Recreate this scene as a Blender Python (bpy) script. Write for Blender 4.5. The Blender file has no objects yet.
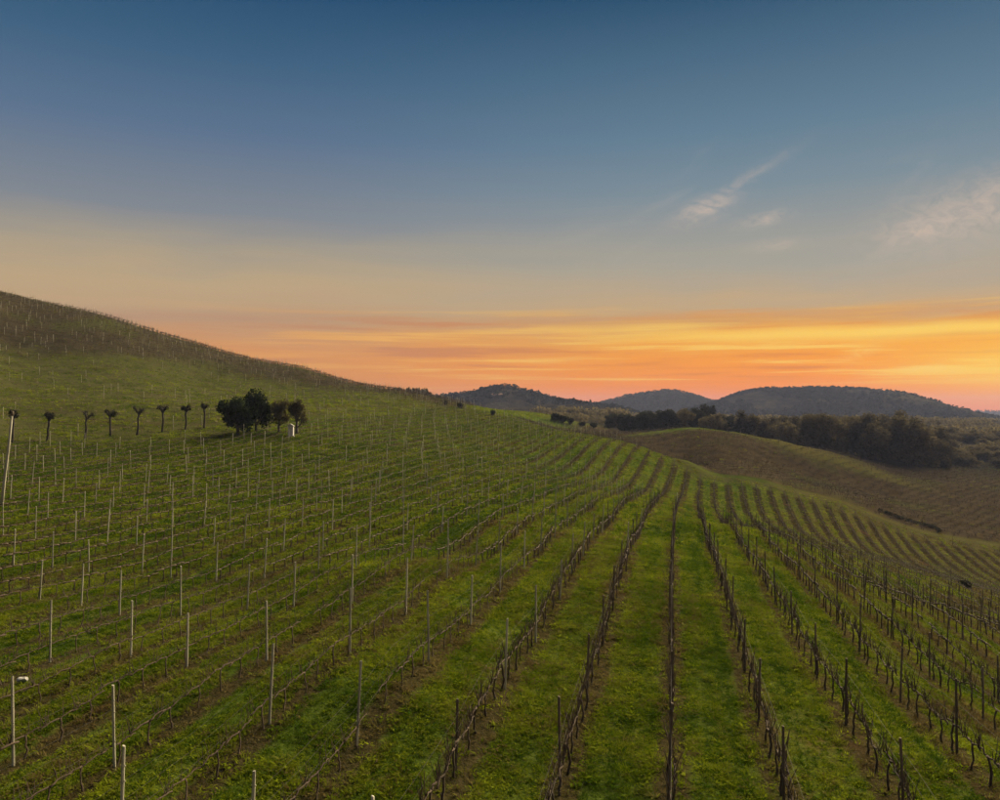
import bpy, bmesh, math, random
import numpy as np
from mathutils import Vector, Matrix

random.seed(7)
RNG = np.random.default_rng(11)
sc = bpy.context.scene
COL = sc.collection

# ------------------------------------------------------------------ camera
CAM_H = 8.6
F = 785.0                       # focal length in pixels of a 1000 px wide picture
cam_d = bpy.data.cameras.new('camera')
cam_d.sensor_width = 36.0
cam_d.lens = 36.0 * F / 1000.0
cam_d.shift_y = 0.008
cam_d.clip_start = 0.1
cam_d.clip_end = 60000
cam = bpy.data.objects.new('camera', cam_d)
COL.objects.link(cam)
cam.location = (0, 0, CAM_H)
cam.rotation_euler = (math.radians(90), 0, 0)
sc.camera = cam

# ------------------------------------------------------------------ sky, fill lamp, exposure
SUN_AZ = math.radians(34.0)     # to the right of the view axis (+Y)
FILL_EL = math.radians(30.0)  # lamp stands well above the set sun, to brighten the ground
FILL_STRENGTH = 5.0
SKY_STRENGTH = 0.465
sc.view_settings.view_transform = 'Standard'
sc.view_settings.look = 'None'
sc.view_settings.exposure = 1.12
sc.view_settings.gamma = 1.0
sc.view_settings.use_curve_mapping = False
sc.render.engine = 'CYCLES'
sc.cycles.use_denoising = True
sc.cycles.use_adaptive_sampling = True
sc.cycles.adaptive_threshold = 0.02
sc.cycles.max_bounces = 5
sc.cycles.diffuse_bounces = 2
sc.cycles.transmission_bounces = 3
sc.cycles.volume_bounces = 1
sc.cycles.transparent_max_bounces = 6


def lin(r, g, b):
    def f(c):
        c /= 255.0
        return c / 12.92 if c <= 0.04045 else ((c + 0.055) / 1.055) ** 2.4
    return (f(r), f(g), f(b), 1.0)


class NT:
    """small wrapper for building node trees"""
    def __init__(self, tree):
        self.t = tree
        self.n = tree.nodes
        self.l = tree.links

    def new(self, typ, **kw):
        n = self.n.new(typ)
        for k, v in kw.items():
            setattr(n, k, v)
        return n

    def link(self, a, b):
        self.l.new(a, b)

    def setin(self, sock, v):
        if hasattr(v, 'is_output') or isinstance(v, bpy.types.NodeSocket):
            self.l.new(v, sock)
        else:
            sock.default_value = v

    def math(self, op, a, b=0.0, c=0.0, clamp=False):
        n = self.new('ShaderNodeMath', operation=op)
        n.use_clamp = clamp
        self.setin(n.inputs[0], a)
        self.setin(n.inputs[1], b)
        self.setin(n.inputs[2], c)
        return n.outputs[0]

    def vmath(self, op, a, b=(0, 0, 0)):
        n = self.new('ShaderNodeVectorMath', operation=op)
        self.setin(n.inputs[0], a)
        self.setin(n.inputs[1], b)
        return n.outputs['Value'] if op in ('DOT_PRODUCT', 'LENGTH', 'DISTANCE') else n.outputs[0]

    def maprange(self, v, a, b, c=0.0, d=1.0, smooth=True):
        n = self.new('ShaderNodeMapRange')
        n.interpolation_type = 'SMOOTHSTEP' if smooth else 'LINEAR'
        n.clamp = True
        self.setin(n.inputs[0], v)
        for i, x in enumerate((a, b, c, d)):
            self.setin(n.inputs[i + 1], x)
        return n.outputs[0]

    def mix(self, fac, a, b, blend='MIX'):
        n = self.new('ShaderNodeMix', data_type='RGBA', blend_type=blend)
        self.setin(n.inputs[0], fac)
        self.setin(n.inputs[6], a)
        self.setin(n.inputs[7], b)
        return n.outputs[2]

    def noise(self, vec, scale, detail=3.0, rough=0.55, dist=0.0):
        n = self.new('ShaderNodeTexNoise')
        if vec is not None:
            self.setin(n.inputs['Vector'], vec)
        n.inputs['Scale'].default_value = scale
        n.inputs['Detail'].default_value = detail
        n.inputs['Roughness'].default_value = rough
        n.inputs['Distortion'].default_value = dist
        return n.outputs['Fac']

    def ramp(self, fac, stops, interp='LINEAR'):
        n = self.new('ShaderNodeValToRGB')
        r = n.color_ramp
        r.interpolation = interp
        while len(r.elements) > 1:
            r.elements.remove(r.elements[-1])
        r.elements[0].position = stops[0][0]
        r.elements[0].color = stops[0][1]
        for p, c in stops[1:]:
            e = r.elements.new(p)
            e.color = c
        self.setin(n.inputs[0], fac)
        return n.outputs[0]

    def combine(self, x, y, z):
        n = self.new('ShaderNodeCombineXYZ')
        self.setin(n.inputs[0], x)
        self.setin(n.inputs[1], y)
        self.setin(n.inputs[2], z)
        return n.outputs[0]

    def sep(self, v):
        n = self.new('ShaderNodeSeparateXYZ')
        self.setin(n.inputs[0], v)
        return n.outputs


def build_world():
    w = bpy.data.worlds.new('World')
    sc.world = w
    w.use_nodes = True
    w.node_tree.nodes.clear()
    k = NT(w.node_tree)
    tc = k.new('ShaderNodeTexCoord')
    d = k.vmath('NORMALIZE', tc.outputs['Generated'])
    x, y, z = k.sep(d)
    hor = k.math('SQRT', k.math('ADD', k.math('MULTIPLY', x, x), k.math('MULTIPLY', y, y)))
    hor = k.math('MAXIMUM', hor, 0.001)
    tan_e = k.math('DIVIDE', z, hor)                    # tangent of elevation
    sx, sy = math.sin(SUN_AZ), math.cos(SUN_AZ)
    cosaz = k.math('DIVIDE', k.math('ADD', k.math('MULTIPLY', x, sx), k.math('MULTIPLY', y, sy)), hor)
    az = k.math('ARCTAN2', x, y)                        # azimuth from +Y, positive to the right
    DOM = 1.4
    wv = k.noise(k.combine(k.math('MULTIPLY', az, 4.0), k.math('MULTIPLY', tan_e, 30.0), 9.0), 1.0, 4.0, 0.6, 0.5)
    wv2 = k.noise(k.combine(k.math('MULTIPLY', az, 1.6), k.math('MULTIPLY', tan_e, 5.0), 3.0), 1.0, 2.0)
    dist_e = k.math('ADD', k.math('MULTIPLY', k.math('SUBTRACT', wv, 0.5), 0.055), k.math('MULTIPLY', k.math('SUBTRACT', wv2, 0.5), 0.05))
    dist_e = k.math('MULTIPLY', dist_e, k.math('MULTIPLY', k.maprange(tan_e, 0.03, 0.09), k.maprange(tan_e, 0.30, 0.15)))
    el = k.math('DIVIDE', k.math('ADD', tan_e, dist_e), DOM, clamp=True)
    def stops(lst):
        return [(max(0.0, t) / DOM, lin(*c)) for t, c in lst]
    away = k.ramp(el, stops([
        (0.0, (212, 132, 58)), (0.025, (219, 141, 68)), (0.06, (218, 148, 88)), (0.085, (205, 150, 104)),
        (0.108, (193, 158, 122)), (0.15, (191, 166, 130)), (0.19, (170, 158, 138)), (0.235, (131, 138, 147)),
        (0.33, (92, 116, 145)), (0.42, (62, 99, 131)), (0.52, (33, 77, 114)), (0.75, (24, 57, 100)), (1.4, (22, 47, 82))]))
    toward = k.ramp(el, stops([
        (0.0, (248, 118, 8)), (0.012, (254, 128, 10)), (0.028, (255, 140, 24)), (0.055, (253, 154, 38)),
        (0.088, (247, 166, 56)), (0.104, (222, 163, 94)), (0.124, (196, 168, 130)), (0.145, (182, 166, 142)), (0.175, (168, 164, 151)),
        (0.23, (147, 153, 153)), (0.27, (123, 143, 155)), (0.34, (98, 128, 149)), (0.43, (73, 107, 133)),
        (0.52, (38, 80, 112)), (0.75, (26, 60, 100)), (1.4, (22, 47, 82))]))
    f = k.maprange(cosaz, 0.62, 0.998)
    base = k.mix(f, away, toward)
    # the whole band of afterglow is broken by long thin level streaks of cloud
    sv = k.combine(k.math('MULTIPLY', az, 2.6), k.math('MULTIPLY', tan_e, 78.0), 0.0)
    st = k.noise(sv, 1.0, 5.0, 0.6, 0.35)
    band = k.math('MULTIPLY', k.maprange(tan_e, 0.012, 0.045), k.maprange(tan_e, 0.135, 0.10))
    band = k.math('MULTIPLY', band, k.maprange(cosaz, 0.3, 0.85))
    lightm = k.math('MULTIPLY', k.maprange(st, 0.50, 0.63), band)
    darkm = k.math('MULTIPLY', k.maprange(st, 0.47, 0.34), band)
    base = k.mix(k.math('MULTIPLY', lightm, 0.75), base, k.mix(f, lin(240, 172, 92), lin(255, 208, 96)))
    base = k.mix(k.math('MULTIPLY', darkm, 0.75), base, k.mix(f, lin(190, 132, 100), lin(218, 126, 58)))
    # one long grey-rose bank above the glow, and a bright edge below it
    wob = k.math('MULTIPLY', k.math('SUBTRACT', k.noise(k.combine(k.math('MULTIPLY', az, 3.0), 0.0, 4.0), 1.0, 3.0), 0.5), 0.03)
    te2 = k.math('ADD', tan_e, wob)
    def hump(v, c, w):
        q = k.math('DIVIDE', k.math('SUBTRACT', v, c), w)
        return k.math('POWER', 2.718, k.math('MULTIPLY', k.math('MULTIPLY', q, q), -1.0))
    bank = k.math('MULTIPLY', hump(te2, 0.108, 0.009), k.maprange(st, 0.30, 0.6))
    base = k.mix(k.math('MULTIPLY', bank, 0.6), base, k.mix(f, lin(178, 138, 116), lin(206, 146, 92)))
    edge = k.math('MULTIPLY', hump(te2, 0.088, 0.009), k.maprange(cosaz, 0.84, 0.995))
    base = k.mix(k.math('MULTIPLY', edge, 0.85), base, lin(255, 212, 96))
    # high thin cirrus wisps
    cv = k.combine(k.math('MULTIPLY', az, 7.0), k.math('MULTIPLY', k.math('SUBTRACT', tan_e, k.math('MULTIPLY', az, 0.35)), 22.0), 2.3)
    cn = k.noise(cv, 1.0, 6.0, 0.62, 0.8)
    big = k.noise(k.combine(k.math('MULTIPLY', az, 2.2), k.math('MULTIPLY', tan_e, 6.0), 7.7), 1.0, 2.0)
    cm = k.math('MULTIPLY', k.maprange(cn, 0.52, 0.78), k.maprange(big, 0.46, 0.62))
    cm = k.math('MULTIPLY', cm, k.math('MULTIPLY', k.maprange(tan_e, 0.12, 0.2), k.maprange(tan_e, 0.42, 0.28)))
    cm = k.math('MULTIPLY', cm, k.maprange(cosaz, 0.80, 0.95))
    base = k.mix(k.math('MULTIPLY', cm, 0.16), base, lin(206, 190, 176))
    # named wisps: (azimuth, tan elevation, half-width az, half-width el, tilt, opacity)
    fine = k.noise(k.combine(k.math('MULTIPLY', az, 40.0), k.math('MULTIPLY', tan_e, 75.0), 1.0), 1.0, 5.0, 0.65, 1.2)
    for a0, t0, wa, wt, tl, op in ((0.255, 0.245, 0.032, 0.013, 0.30, 0.55), (0.305, 0.279, 0.052, 0.008, 0.56, 0.20),
                                   (0.326, 0.228, 0.026, 0.007, 0.15, 0.48), (0.490, 0.202, 0.030, 0.012, 0.20, 0.42),
                                   (0.545, 0.212, 0.095, 0.036, 0.22, 0.30), (0.640, 0.240, 0.120, 0.025, 0.20, 0.40),
                                   (0.335, 0.196, 0.030, 0.006, 0.05, 0.28),
                                   (0.430, 0.063, 0.018, 0.006, 0.30, 0.50), (0.500, 0.044, 0.028, 0.0045, 0.02, 0.75)):
        da = k.math('SUBTRACT', az, a0)
        dt = k.math('SUBTRACT', k.math('SUBTRACT', tan_e, t0), k.math('MULTIPLY', da, tl))
        g = k.math('MULTIPLY', hump(da, 0.0, wa), hump(dt, 0.0, wt))
        g = k.math('MULTIPLY', g, k.maprange(fine, 0.22, 0.74))
        base = k.mix(k.math('MULTIPLY', g, op * 1.4, clamp=True), base, lin(255, 205, 110) if t0 < 0.1 else lin(216, 192, 174))
    # the glow round the set sun
    sd = Vector((math.sin(math.radians(34.5)) * math.cos(0.04), math.cos(math.radians(34.5)) * math.cos(0.04), math.sin(0.04)))
    daz = k.math('SUBTRACT', az, math.radians(34.5))
    dte = k.math('SUBTRACT', tan_e, 0.046)
    glow = k.math('MULTIPLY', hump(daz, 0.0, 0.13), hump(dte, 0.0, 0.030))
    base = k.mix(k.math('MULTIPLY', glow, 0.7), base, lin(255, 214, 84))
    # physical sky for the ambient tint, low sun
    sky = k.new('ShaderNodeTexSky', sky_type='NISHITA')
    sky.sun_disc = False
    sky.sun_elevation = math.radians(1.5)
    sky.sun_rotation = SUN_AZ
    sky.air_density = 1.2
    skyc = k.vmath('SCALE', sky.outputs[0])
    skyc.node.inputs['Scale'].default_value = 0.05
    out = k.mix(0.06, base, skyc)
    bg = k.new('ShaderNodeBackground')
    k.link(out, bg.inputs['Color'])
    bg.inputs['Strength'].default_value = SKY_STRENGTH
    wo = k.new('ShaderNodeOutputWorld')
    k.link(bg.outputs[0], wo.inputs['Surface'])
    w.cycles.sampling_method = 'MANUAL'
    w.cycles.sample_map_resolution = 1024


build_world()
fill_d = bpy.data.lights.new('sun', 'SUN')  # added broad fill from the sunset side, lifts the ground
fill_d.energy = FILL_STRENGTH
fill_d.angle = math.radians(55)
fill_d.color = (1.0, 0.83, 0.54)
sun = bpy.data.objects.new('sun', fill_d)
COL.objects.link(sun)
fill_dir = Vector((math.sin(SUN_AZ) * math.cos(FILL_EL), math.cos(SUN_AZ) * math.cos(FILL_EL), math.sin(FILL_EL)))
sun.rotation_euler = fill_dir.to_track_quat('Z', 'Y').to_euler()
sun.location = fill_dir * 200

# ------------------------------------------------------------------ terrain height
TH = math.radians(12.29)                     # direction of the vine rows, right of +Y
DX, DY = math.sin(TH), math.cos(TH)         # along the row
NX, NY = math.cos(TH), -math.sin(TH)        # across the rows, to the right
ROW = 2.4


def bend(t):
    # the rows swing gently to the right as they run up the slope
    return 3.0 * (np.clip(t, 0, 210) / 150.0) ** 3


def st2xy(s, t):
    s = s + bend(t)
    return s * NX + t * DX, s * NY + t * DY


def xy2st(x, y):
    t = x * DX + y * DY
    return x * NX + y * NY - bend(t), t


SURVEY = [  # sight lines of the survey: column, row, distance in metres
    (672, 800, 17.2), (672, 640, 29.1), (674, 560, 45), (675, 540, 59), (677, 505, 98), (684, 475, 143), (688, 460, 153), (660, 502, 97), (597, 542, 48), (630, 505, 78),
    (405, 700, 20.6), (303, 740, 18.6), (137, 710, 20.4), (57, 695, 21.8), (0, 800, 16.0), (250, 800, 16.2), (475, 775, 18.2),
    (540, 645, 28.2), (250, 594, 35.0), (52, 613, 31.5), (130, 530, 52), (300, 530, 51), (0, 520, 55), (450, 560, 42),
    (415, 563, 36.6), (499, 522, 54), (561, 493, 82), (600, 476, 118), (400, 480, 82), (500, 478, 88), (240, 480, 80), (60, 470, 82),
    (0, 438, 106), (110, 434, 114), (200, 432, 118), (265, 433, 116), (300, 432, 118), (400, 430, 138), (500, 440, 140), (600, 450, 138),
    (0, 400, 142), (100, 402, 145), (200, 405, 150), (300, 405, 165), (400, 408, 182), (460, 420, 172), (540, 432, 160),
    (0, 345, 200), (100, 356, 205), (200, 376, 215), (300, 388, 222), (-110, 266, 248), (0, 293, 250), (100, 316, 255), (200, 346, 255), (300, 369, 250),
    (400, 391, 235), (440, 400, 222), (508, 417, 192), (600, 437, 167), (640, 447, 155),
    (779, 792, 17.4), (895, 792, 17.8), (1000, 800, 17.6), (751, 700, 23.6), (832, 700, 23.9), (895, 700, 25.4), (961, 700, 26.4),
    (722, 527, 80), (760, 532, 68), (760, 580, 43), (797, 577, 46), (717, 477, 147), (1000, 720, 27.0), (1000, 640, 43), (1000, 605, 70), (900, 598, 62),
    (745, 476, 149), (797, 488, 149), (842, 497, 150), (880, 513, 150), (1000, 540, 150), (810, 527, 121), (845, 552, 95), (865, 542, 123), (900, 567, 101), (935, 577, 88), (910, 557, 123), (940, 575, 109), (1000, 585, 112),
    (1120, 575, 140), (1150, 700, 40),
    # beyond the crest
    (705, 456, 176), (800, 475, 186), (868, 489, 191), (690, 428, 214), (740, 433, 213), (780, 440, 211), (830, 455, 208), (872, 470, 206),
    (620, 431, 290), (560, 420, 260), (530, 413, 300), (590, 424, 330),
    (700, 436, 270), (800, 452, 262), (900, 460, 262), (950, 482, 222), (1000, 503, 195), (960, 462, 300), (1000, 452, 320), (1100, 470, 300),
    (1000, 436, 450), (850, 440, 360), (700, 428, 390), (600, 419, 450), (900, 426, 520), (1100, 430, 600),
]
CTRL = []
for u_, v_, Y_ in SURVEY:
    CTRL.append(((u_ - 500) / F * Y_, Y_, CAM_H - (v_ - 408) / F * Y_))
CTRL += [  # what cannot be seen from the road: dips behind the crests and the land around
    (0, 0, 0.2), (-10, 5, 1.2), (10, 5, -0.6), (-40, -30, 2.5), (40, -30, -4), (0, -60, -1), (-120, 20, 7), (120, 20, -16), (-150, -120, 5), (150, -120, -14),
    (0, -400, -10), (400, -200, -22), (-400, -200, 14), (500, 200, -24), (-400, 250, 36), (-235, 300, 50), (-300, 120, 26), (-120, 330, 26), (-60, 330, 12), (-60, 420, 8),
    (40, 168, -4.5), (75, 170, -9.5), (-20, 330, 6.0), (20, 236, 1.0), (80, 236, -4), (120, 236, -11),
    (-900, 900, 10), (-500, 700, 12), (0, 700, -4), (300, 800, -8), (800, 800, -16), (0, 1100, -14), (500, 1100, -14),
    (-1500, 1500, -8), (0, 2000, -22), (1200, 1500, -22), (2500, 2000, -26), (0, 4500, -40), (3500, 3500, -42), (-3500, 3000, -35),
    (3000, 0, -40), (-3000, 0, -20), (0, -3000, -40), (2500, -2500, -40), (-2500, -2500, -40), (0, 9000, -80), (7000, 7000, -80), (-7000, 7000, -80),
]
CTRL = np.array(CTRL)


def warp(x, y):
    r = np.sqrt(x * x + y * y) + 1e-9
    k = np.log1p(r / 30.0) / r
    return x * k, y * k


def tps_kernel(r2):
    return 0.5 * r2 * np.log(r2 + 1e-12)


_cx, _cy = warp(CTRL[:, 0], CTRL[:, 1])
_n = len(CTRL)
_K = tps_kernel((_cx[:, None] - _cx[None]) ** 2 + (_cy[:, None] - _cy[None]) ** 2) + np.eye(_n) * 0.0003
_P = np.stack([np.ones(_n), _cx, _cy], 1)
_A = np.block([[_K, _P], [_P.T, np.zeros((3, 3))]])
_W = np.linalg.solve(_A, np.concatenate([CTRL[:, 2], np.zeros(3)]))


def vnoise(x, y, seed=0):
    """smooth value noise on arrays, about -1..1"""
    xi = np.floor(x).astype(np.int64)
    yi = np.floor(y).astype(np.int64)
    fx = x - xi
    fy = y - yi
    fx = fx * fx * (3 - 2 * fx)
    fy = fy * fy * (3 - 2 * fy)
    def h(a, b):
        v = (a * 374761393 + b * 668265263 + seed * 982451653) & 0x7fffffff
        v = ((v ^ (v >> 13)) * 1274126177) & 0x7fffffff
        return (v ^ (v >> 16)) % 10007 / 5003.5 - 1.0
    return (h(xi, yi) * (1 - fx) + h(xi + 1, yi) * fx) * (1 - fy) + (h(xi, yi + 1) * (1 - fx) + h(xi + 1, yi + 1) * fx) * fy


def zt(x, y):
    x = np.atleast_1d(np.asarray(x, float))
    y = np.atleast_1d(np.asarray(y, float))
    out = np.empty(x.shape)
    xf, yf, of = x.ravel(), y.ravel(), out.ravel()
    for a in range(0, len(xf), 20000):
        wx, wy = warp(xf[a:a + 20000], yf[a:a + 20000])
        kk = tps_kernel((wx[:, None] - _cx[None]) ** 2 + (wy[:, None] - _cy[None]) ** 2)
        of[a:a + 20000] = kk @ _W[:_n] + _W[_n] + _W[_n + 1] * wx + _W[_n + 2] * wy
    of += 0.07 * vnoise(xf / 3.1, yf / 3.1, 3) + 0.05 * vnoise(xf / 1.3, yf / 1.3, 5)
    return out


def z1(x, y):
    return float(zt([x], [y])[0])


# ------------------------------------------------------------------ mesh helpers
def mesh_from(name, V, Fc, smooth=False):
    me = bpy.data.meshes.new(name)
    V = np.asarray(V, np.float32)
    if isinstance(Fc, np.ndarray):
        nf, k = Fc.shape
        me.vertices.add(len(V))
        me.vertices.foreach_set('co', V.ravel())
        me.loops.add(nf * k)
        me.loops.foreach_set('vertex_index', Fc.astype(np.int32).ravel())
        me.polygons.add(nf)
        me.polygons.foreach_set('loop_start', np.arange(nf, dtype=np.int32) * k)
        me.polygons.foreach_set('loop_total', np.full(nf, k, np.int32))
        me.update(calc_edges=True)
        me.validate()
    else:
        me.from_pydata([tuple(v) for v in V], [], [tuple(f) for f in Fc])
        me.update()
    if smooth:
        me.polygons.foreach_set('use_smooth', np.ones(len(me.polygons), bool))
    return me


def link(name, me, mat=None, parent=None):
    o = bpy.data.objects.new(name, me)
    COL.objects.link(o)
    if mat is not None and me is not None and not me.materials:
        me.materials.append(mat)
    if parent is not None:
        o.parent = parent
    return o


def tag(o, label, cat, group=None, kind=None):
    o['label'] = label
    o['category'] = cat
    if group:
        o['group'] = group
    if kind:
        o['kind'] = kind
    return o


def structure(o, label=None):
    o['kind'] = 'structure'
    if label:
        o['label'] = label
    return o


class MB:
    """mesh collector of quads (triangles are written with a repeated corner)"""
    def __init__(self):
        self.v = []
        self.f = []

    def tube(self, pts, radii, sides=6, cap=True):
        pts = [Vector(p) for p in pts]
        base = len(self.v)
        n = len(pts)
        prev = None
        for i, p in enumerate(pts):
            tdir = (pts[min(i + 1, n - 1)] - pts[max(i - 1, 0)])
            if tdir.length < 1e-9:
                tdir = Vector((0, 0, 1))
            tdir.normalize()
            ref = Vector((1, 0, 0)) if abs(tdir.x) < 0.8 else Vector((0, 1, 0))
            if prev is None:
                a = tdir.cross(ref).normalized()
            else:
                a = (prev - tdir * prev.dot(tdir))
                a = a.normalized() if a.length > 1e-6 else tdir.cross(ref).normalized()
            prev = a
            b = tdir.cross(a)
            for s in range(sides):
                an = 2 * math.pi * s / sides
                self.v.append(p + (a * math.cos(an) + b * math.sin(an)) * radii[i])
        for i in range(n - 1):
            for s in range(sides):
                s2 = (s + 1) % sides
                self.f.append((base + i * sides + s, base + i * sides + s2, base + (i + 1) * sides + s2, base + (i + 1) * sides + s))
        if cap:
            for ring, rev in ((0, True), (n - 1, False)):
                c = len(self.v)
                self.v.append(pts[ring].copy())
                for s in range(sides):
                    s2 = (s + 1) % sides
                    a, b = base + ring * sides + s, base + ring * sides + s2
                    self.f.append((b, a, c) if rev else (a, b, c))

    def box(self, x0, x1, y0, y1, z0, z1):
        b = len(self.v)
        for z in (z0, z1):
            for x, y in ((x0, y0), (x1, y0), (x1, y1), (x0, y1)):
                self.v.append(Vector((x, y, z)))
        for f in ((3, 2, 1, 0), (4, 5, 6, 7), (0, 1, 5, 4), (1, 2, 6, 5), (2, 3, 7, 6), (3, 0, 4, 7)):
            self.f.append(tuple(b + i for i in f))

    def mesh(self, name, smooth=False):
        return mesh_from(name, [tuple(v) for v in self.v], self.f, smooth)

    def arrays(self):
        tris = []
        for f in self.f:
            tris.append((f[0], f[1], f[2]))
            if len(f) == 4:
                tris.append((f[0], f[2], f[3]))
        return np.array([tuple(v) for v in self.v]), np.array(tris)


def stamp(templates, which, mats):
    """copies of templates (V,F) placed by 4x4 matrices, joined into one vertex / triangle array"""
    vs, fs, off = [], [], 0
    for ti, (V, Fa) in enumerate(templates):
        M = mats[which == ti]
        if len(M) == 0:
            continue
        P = np.einsum('nij,vj->nvi', M[:, :3, :3], V) + M[:, None, :3, 3]
        nv = len(V)
        vs.append(P.reshape(-1, 3))
        fs.append((Fa[None] + (np.arange(len(M)) * nv)[:, None, None]).reshape(-1, 3) + off)
        off += nv * len(M)
    return np.concatenate(vs), np.concatenate(fs)


def place_mats(x, y, z, rot, sxy, sz, lean=0.03, slope=None, seed=0):
    r = np.random.default_rng(seed)
    n = len(x)
    M = np.zeros((n, 4, 4))
    c, s = np.cos(rot), np.sin(rot)
    M[:, 0, 0] = c * sxy
    M[:, 0, 1] = -s * sxy
    M[:, 1, 0] = s * sxy
    M[:, 1, 1] = c * sxy
    M[:, 2, 2] = sz
    M[:, 0, 2] = r.normal(0, lean, n) * sz
    M[:, 1, 2] = r.normal(0, lean, n) * sz
    if slope is not None:                     # local +Y runs along the row: shear it up or down the slope
        M[:, 2, 1] = slope * sxy
    M[:, 0, 3], M[:, 1, 3], M[:, 2, 3] = x, y, z
    M[:, 3, 3] = 1
    return M


def in_view(x, y, z, margin=0.0):
    u = 500 + F * x / np.maximum(y, 0.1)
    v = 408 - F * (z - CAM_H) / np.maximum(y, 0.1)
    return (y > 1) & (u > -margin) & (u < 1000 + margin) & (v < 800 + margin) & (v > -margin)


# ------------------------------------------------------------------ materials
def new_mat(name):
    m = bpy.data.materials.new(name)
    m.use_nodes = True
    m.node_tree.nodes.clear()
    k = NT(m.node_tree)
    out = k.new('ShaderNodeOutputMaterial')
    return m, k, out


def mat_simple(name, c0, c1, scale=3.0, rough=0.9, bump=0.3, bump_scale=20.0, stretch=(1, 1, 1)):
    m, k, out = new_mat(name)
    tc = k.new('ShaderNodeTexCoord')
    oi = k.new('ShaderNodeObjectInfo')
    vec = k.vmath('ADD', tc.outputs['Object'], k.vmath('MULTIPLY', oi.outputs['Location'], (0.37, 0.21, 0.11)))
    vec = k.vmath('MULTIPLY', vec, stretch)
    n1 = k.noise(vec, scale, 5.0, 0.62)
    col = k.mix(k.maprange(n1, 0.3, 0.7), c0, c1)
    val = k.maprange(oi.outputs['Random'], 0, 1, 0.78, 1.2, smooth=False)
    col = k.mix(1.0, col, k.combine(val, val, val), 'MULTIPLY')
    b = k.new('ShaderNodeBsdfPrincipled')
    k.link(col, b.inputs['Base Color'])
    b.inputs['Roughness'].default_value = rough
    b.inputs['Specular IOR Level'].default_value = 0.25
    if bump:
        bn = k.new('ShaderNodeBump')
        bn.inputs['Strength'].default_value = bump
        bn.inputs['Distance'].default_value = 0.02
        k.link(k.noise(vec, bump_scale, 4.0, 0.6), bn.inputs['Height'])
        k.link(bn.outputs[0], b.inputs['Normal'])
    k.link(b.outputs[0], out.inputs[0])
    return m


def mat_leaf(name, c0, c1, transl=0.35, scale=0.35, instancer=False):
    m, k, out = new_mat(name)
    geo = k.new('ShaderNodeNewGeometry')
    n1 = k.noise(geo.outputs['Position'], scale, 4.0, 0.6)
    n2 = k.noise(geo.outputs['Position'], scale * 9, 2.0, 0.6)
    fac = k.maprange(k.math('ADD', k.math('MULTIPLY', n1, 0.6), k.math('MULTIPLY', n2, 0.4)), 0.36, 0.64)
    col = k.mix(fac, c0, c1)
    oi = k.new('ShaderNodeObjectInfo')
    val = k.maprange(oi.outputs['Random'], 0, 1, 0.6, 1.45, smooth=False)
    col = k.mix(1.0, col, k.combine(val, val, val), 'MULTIPLY')
    d = k.new('ShaderNodeBsdfDiffuse')
    t = k.new('ShaderNodeBsdfTranslucent')
    k.link(col, d.inputs[0])
    k.link(col, t.inputs[0])
    mx = k.new('ShaderNodeMixShader')
    mx.inputs[0].default_value = transl
    k.link(d.outputs[0], mx.inputs[1])
    k.link(t.outputs[0], mx.inputs[2])
    k.link(mx.outputs[0], out.inputs[0])
    return m


def C(r, g, b):
    return (r, g, b, 1.0)


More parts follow.
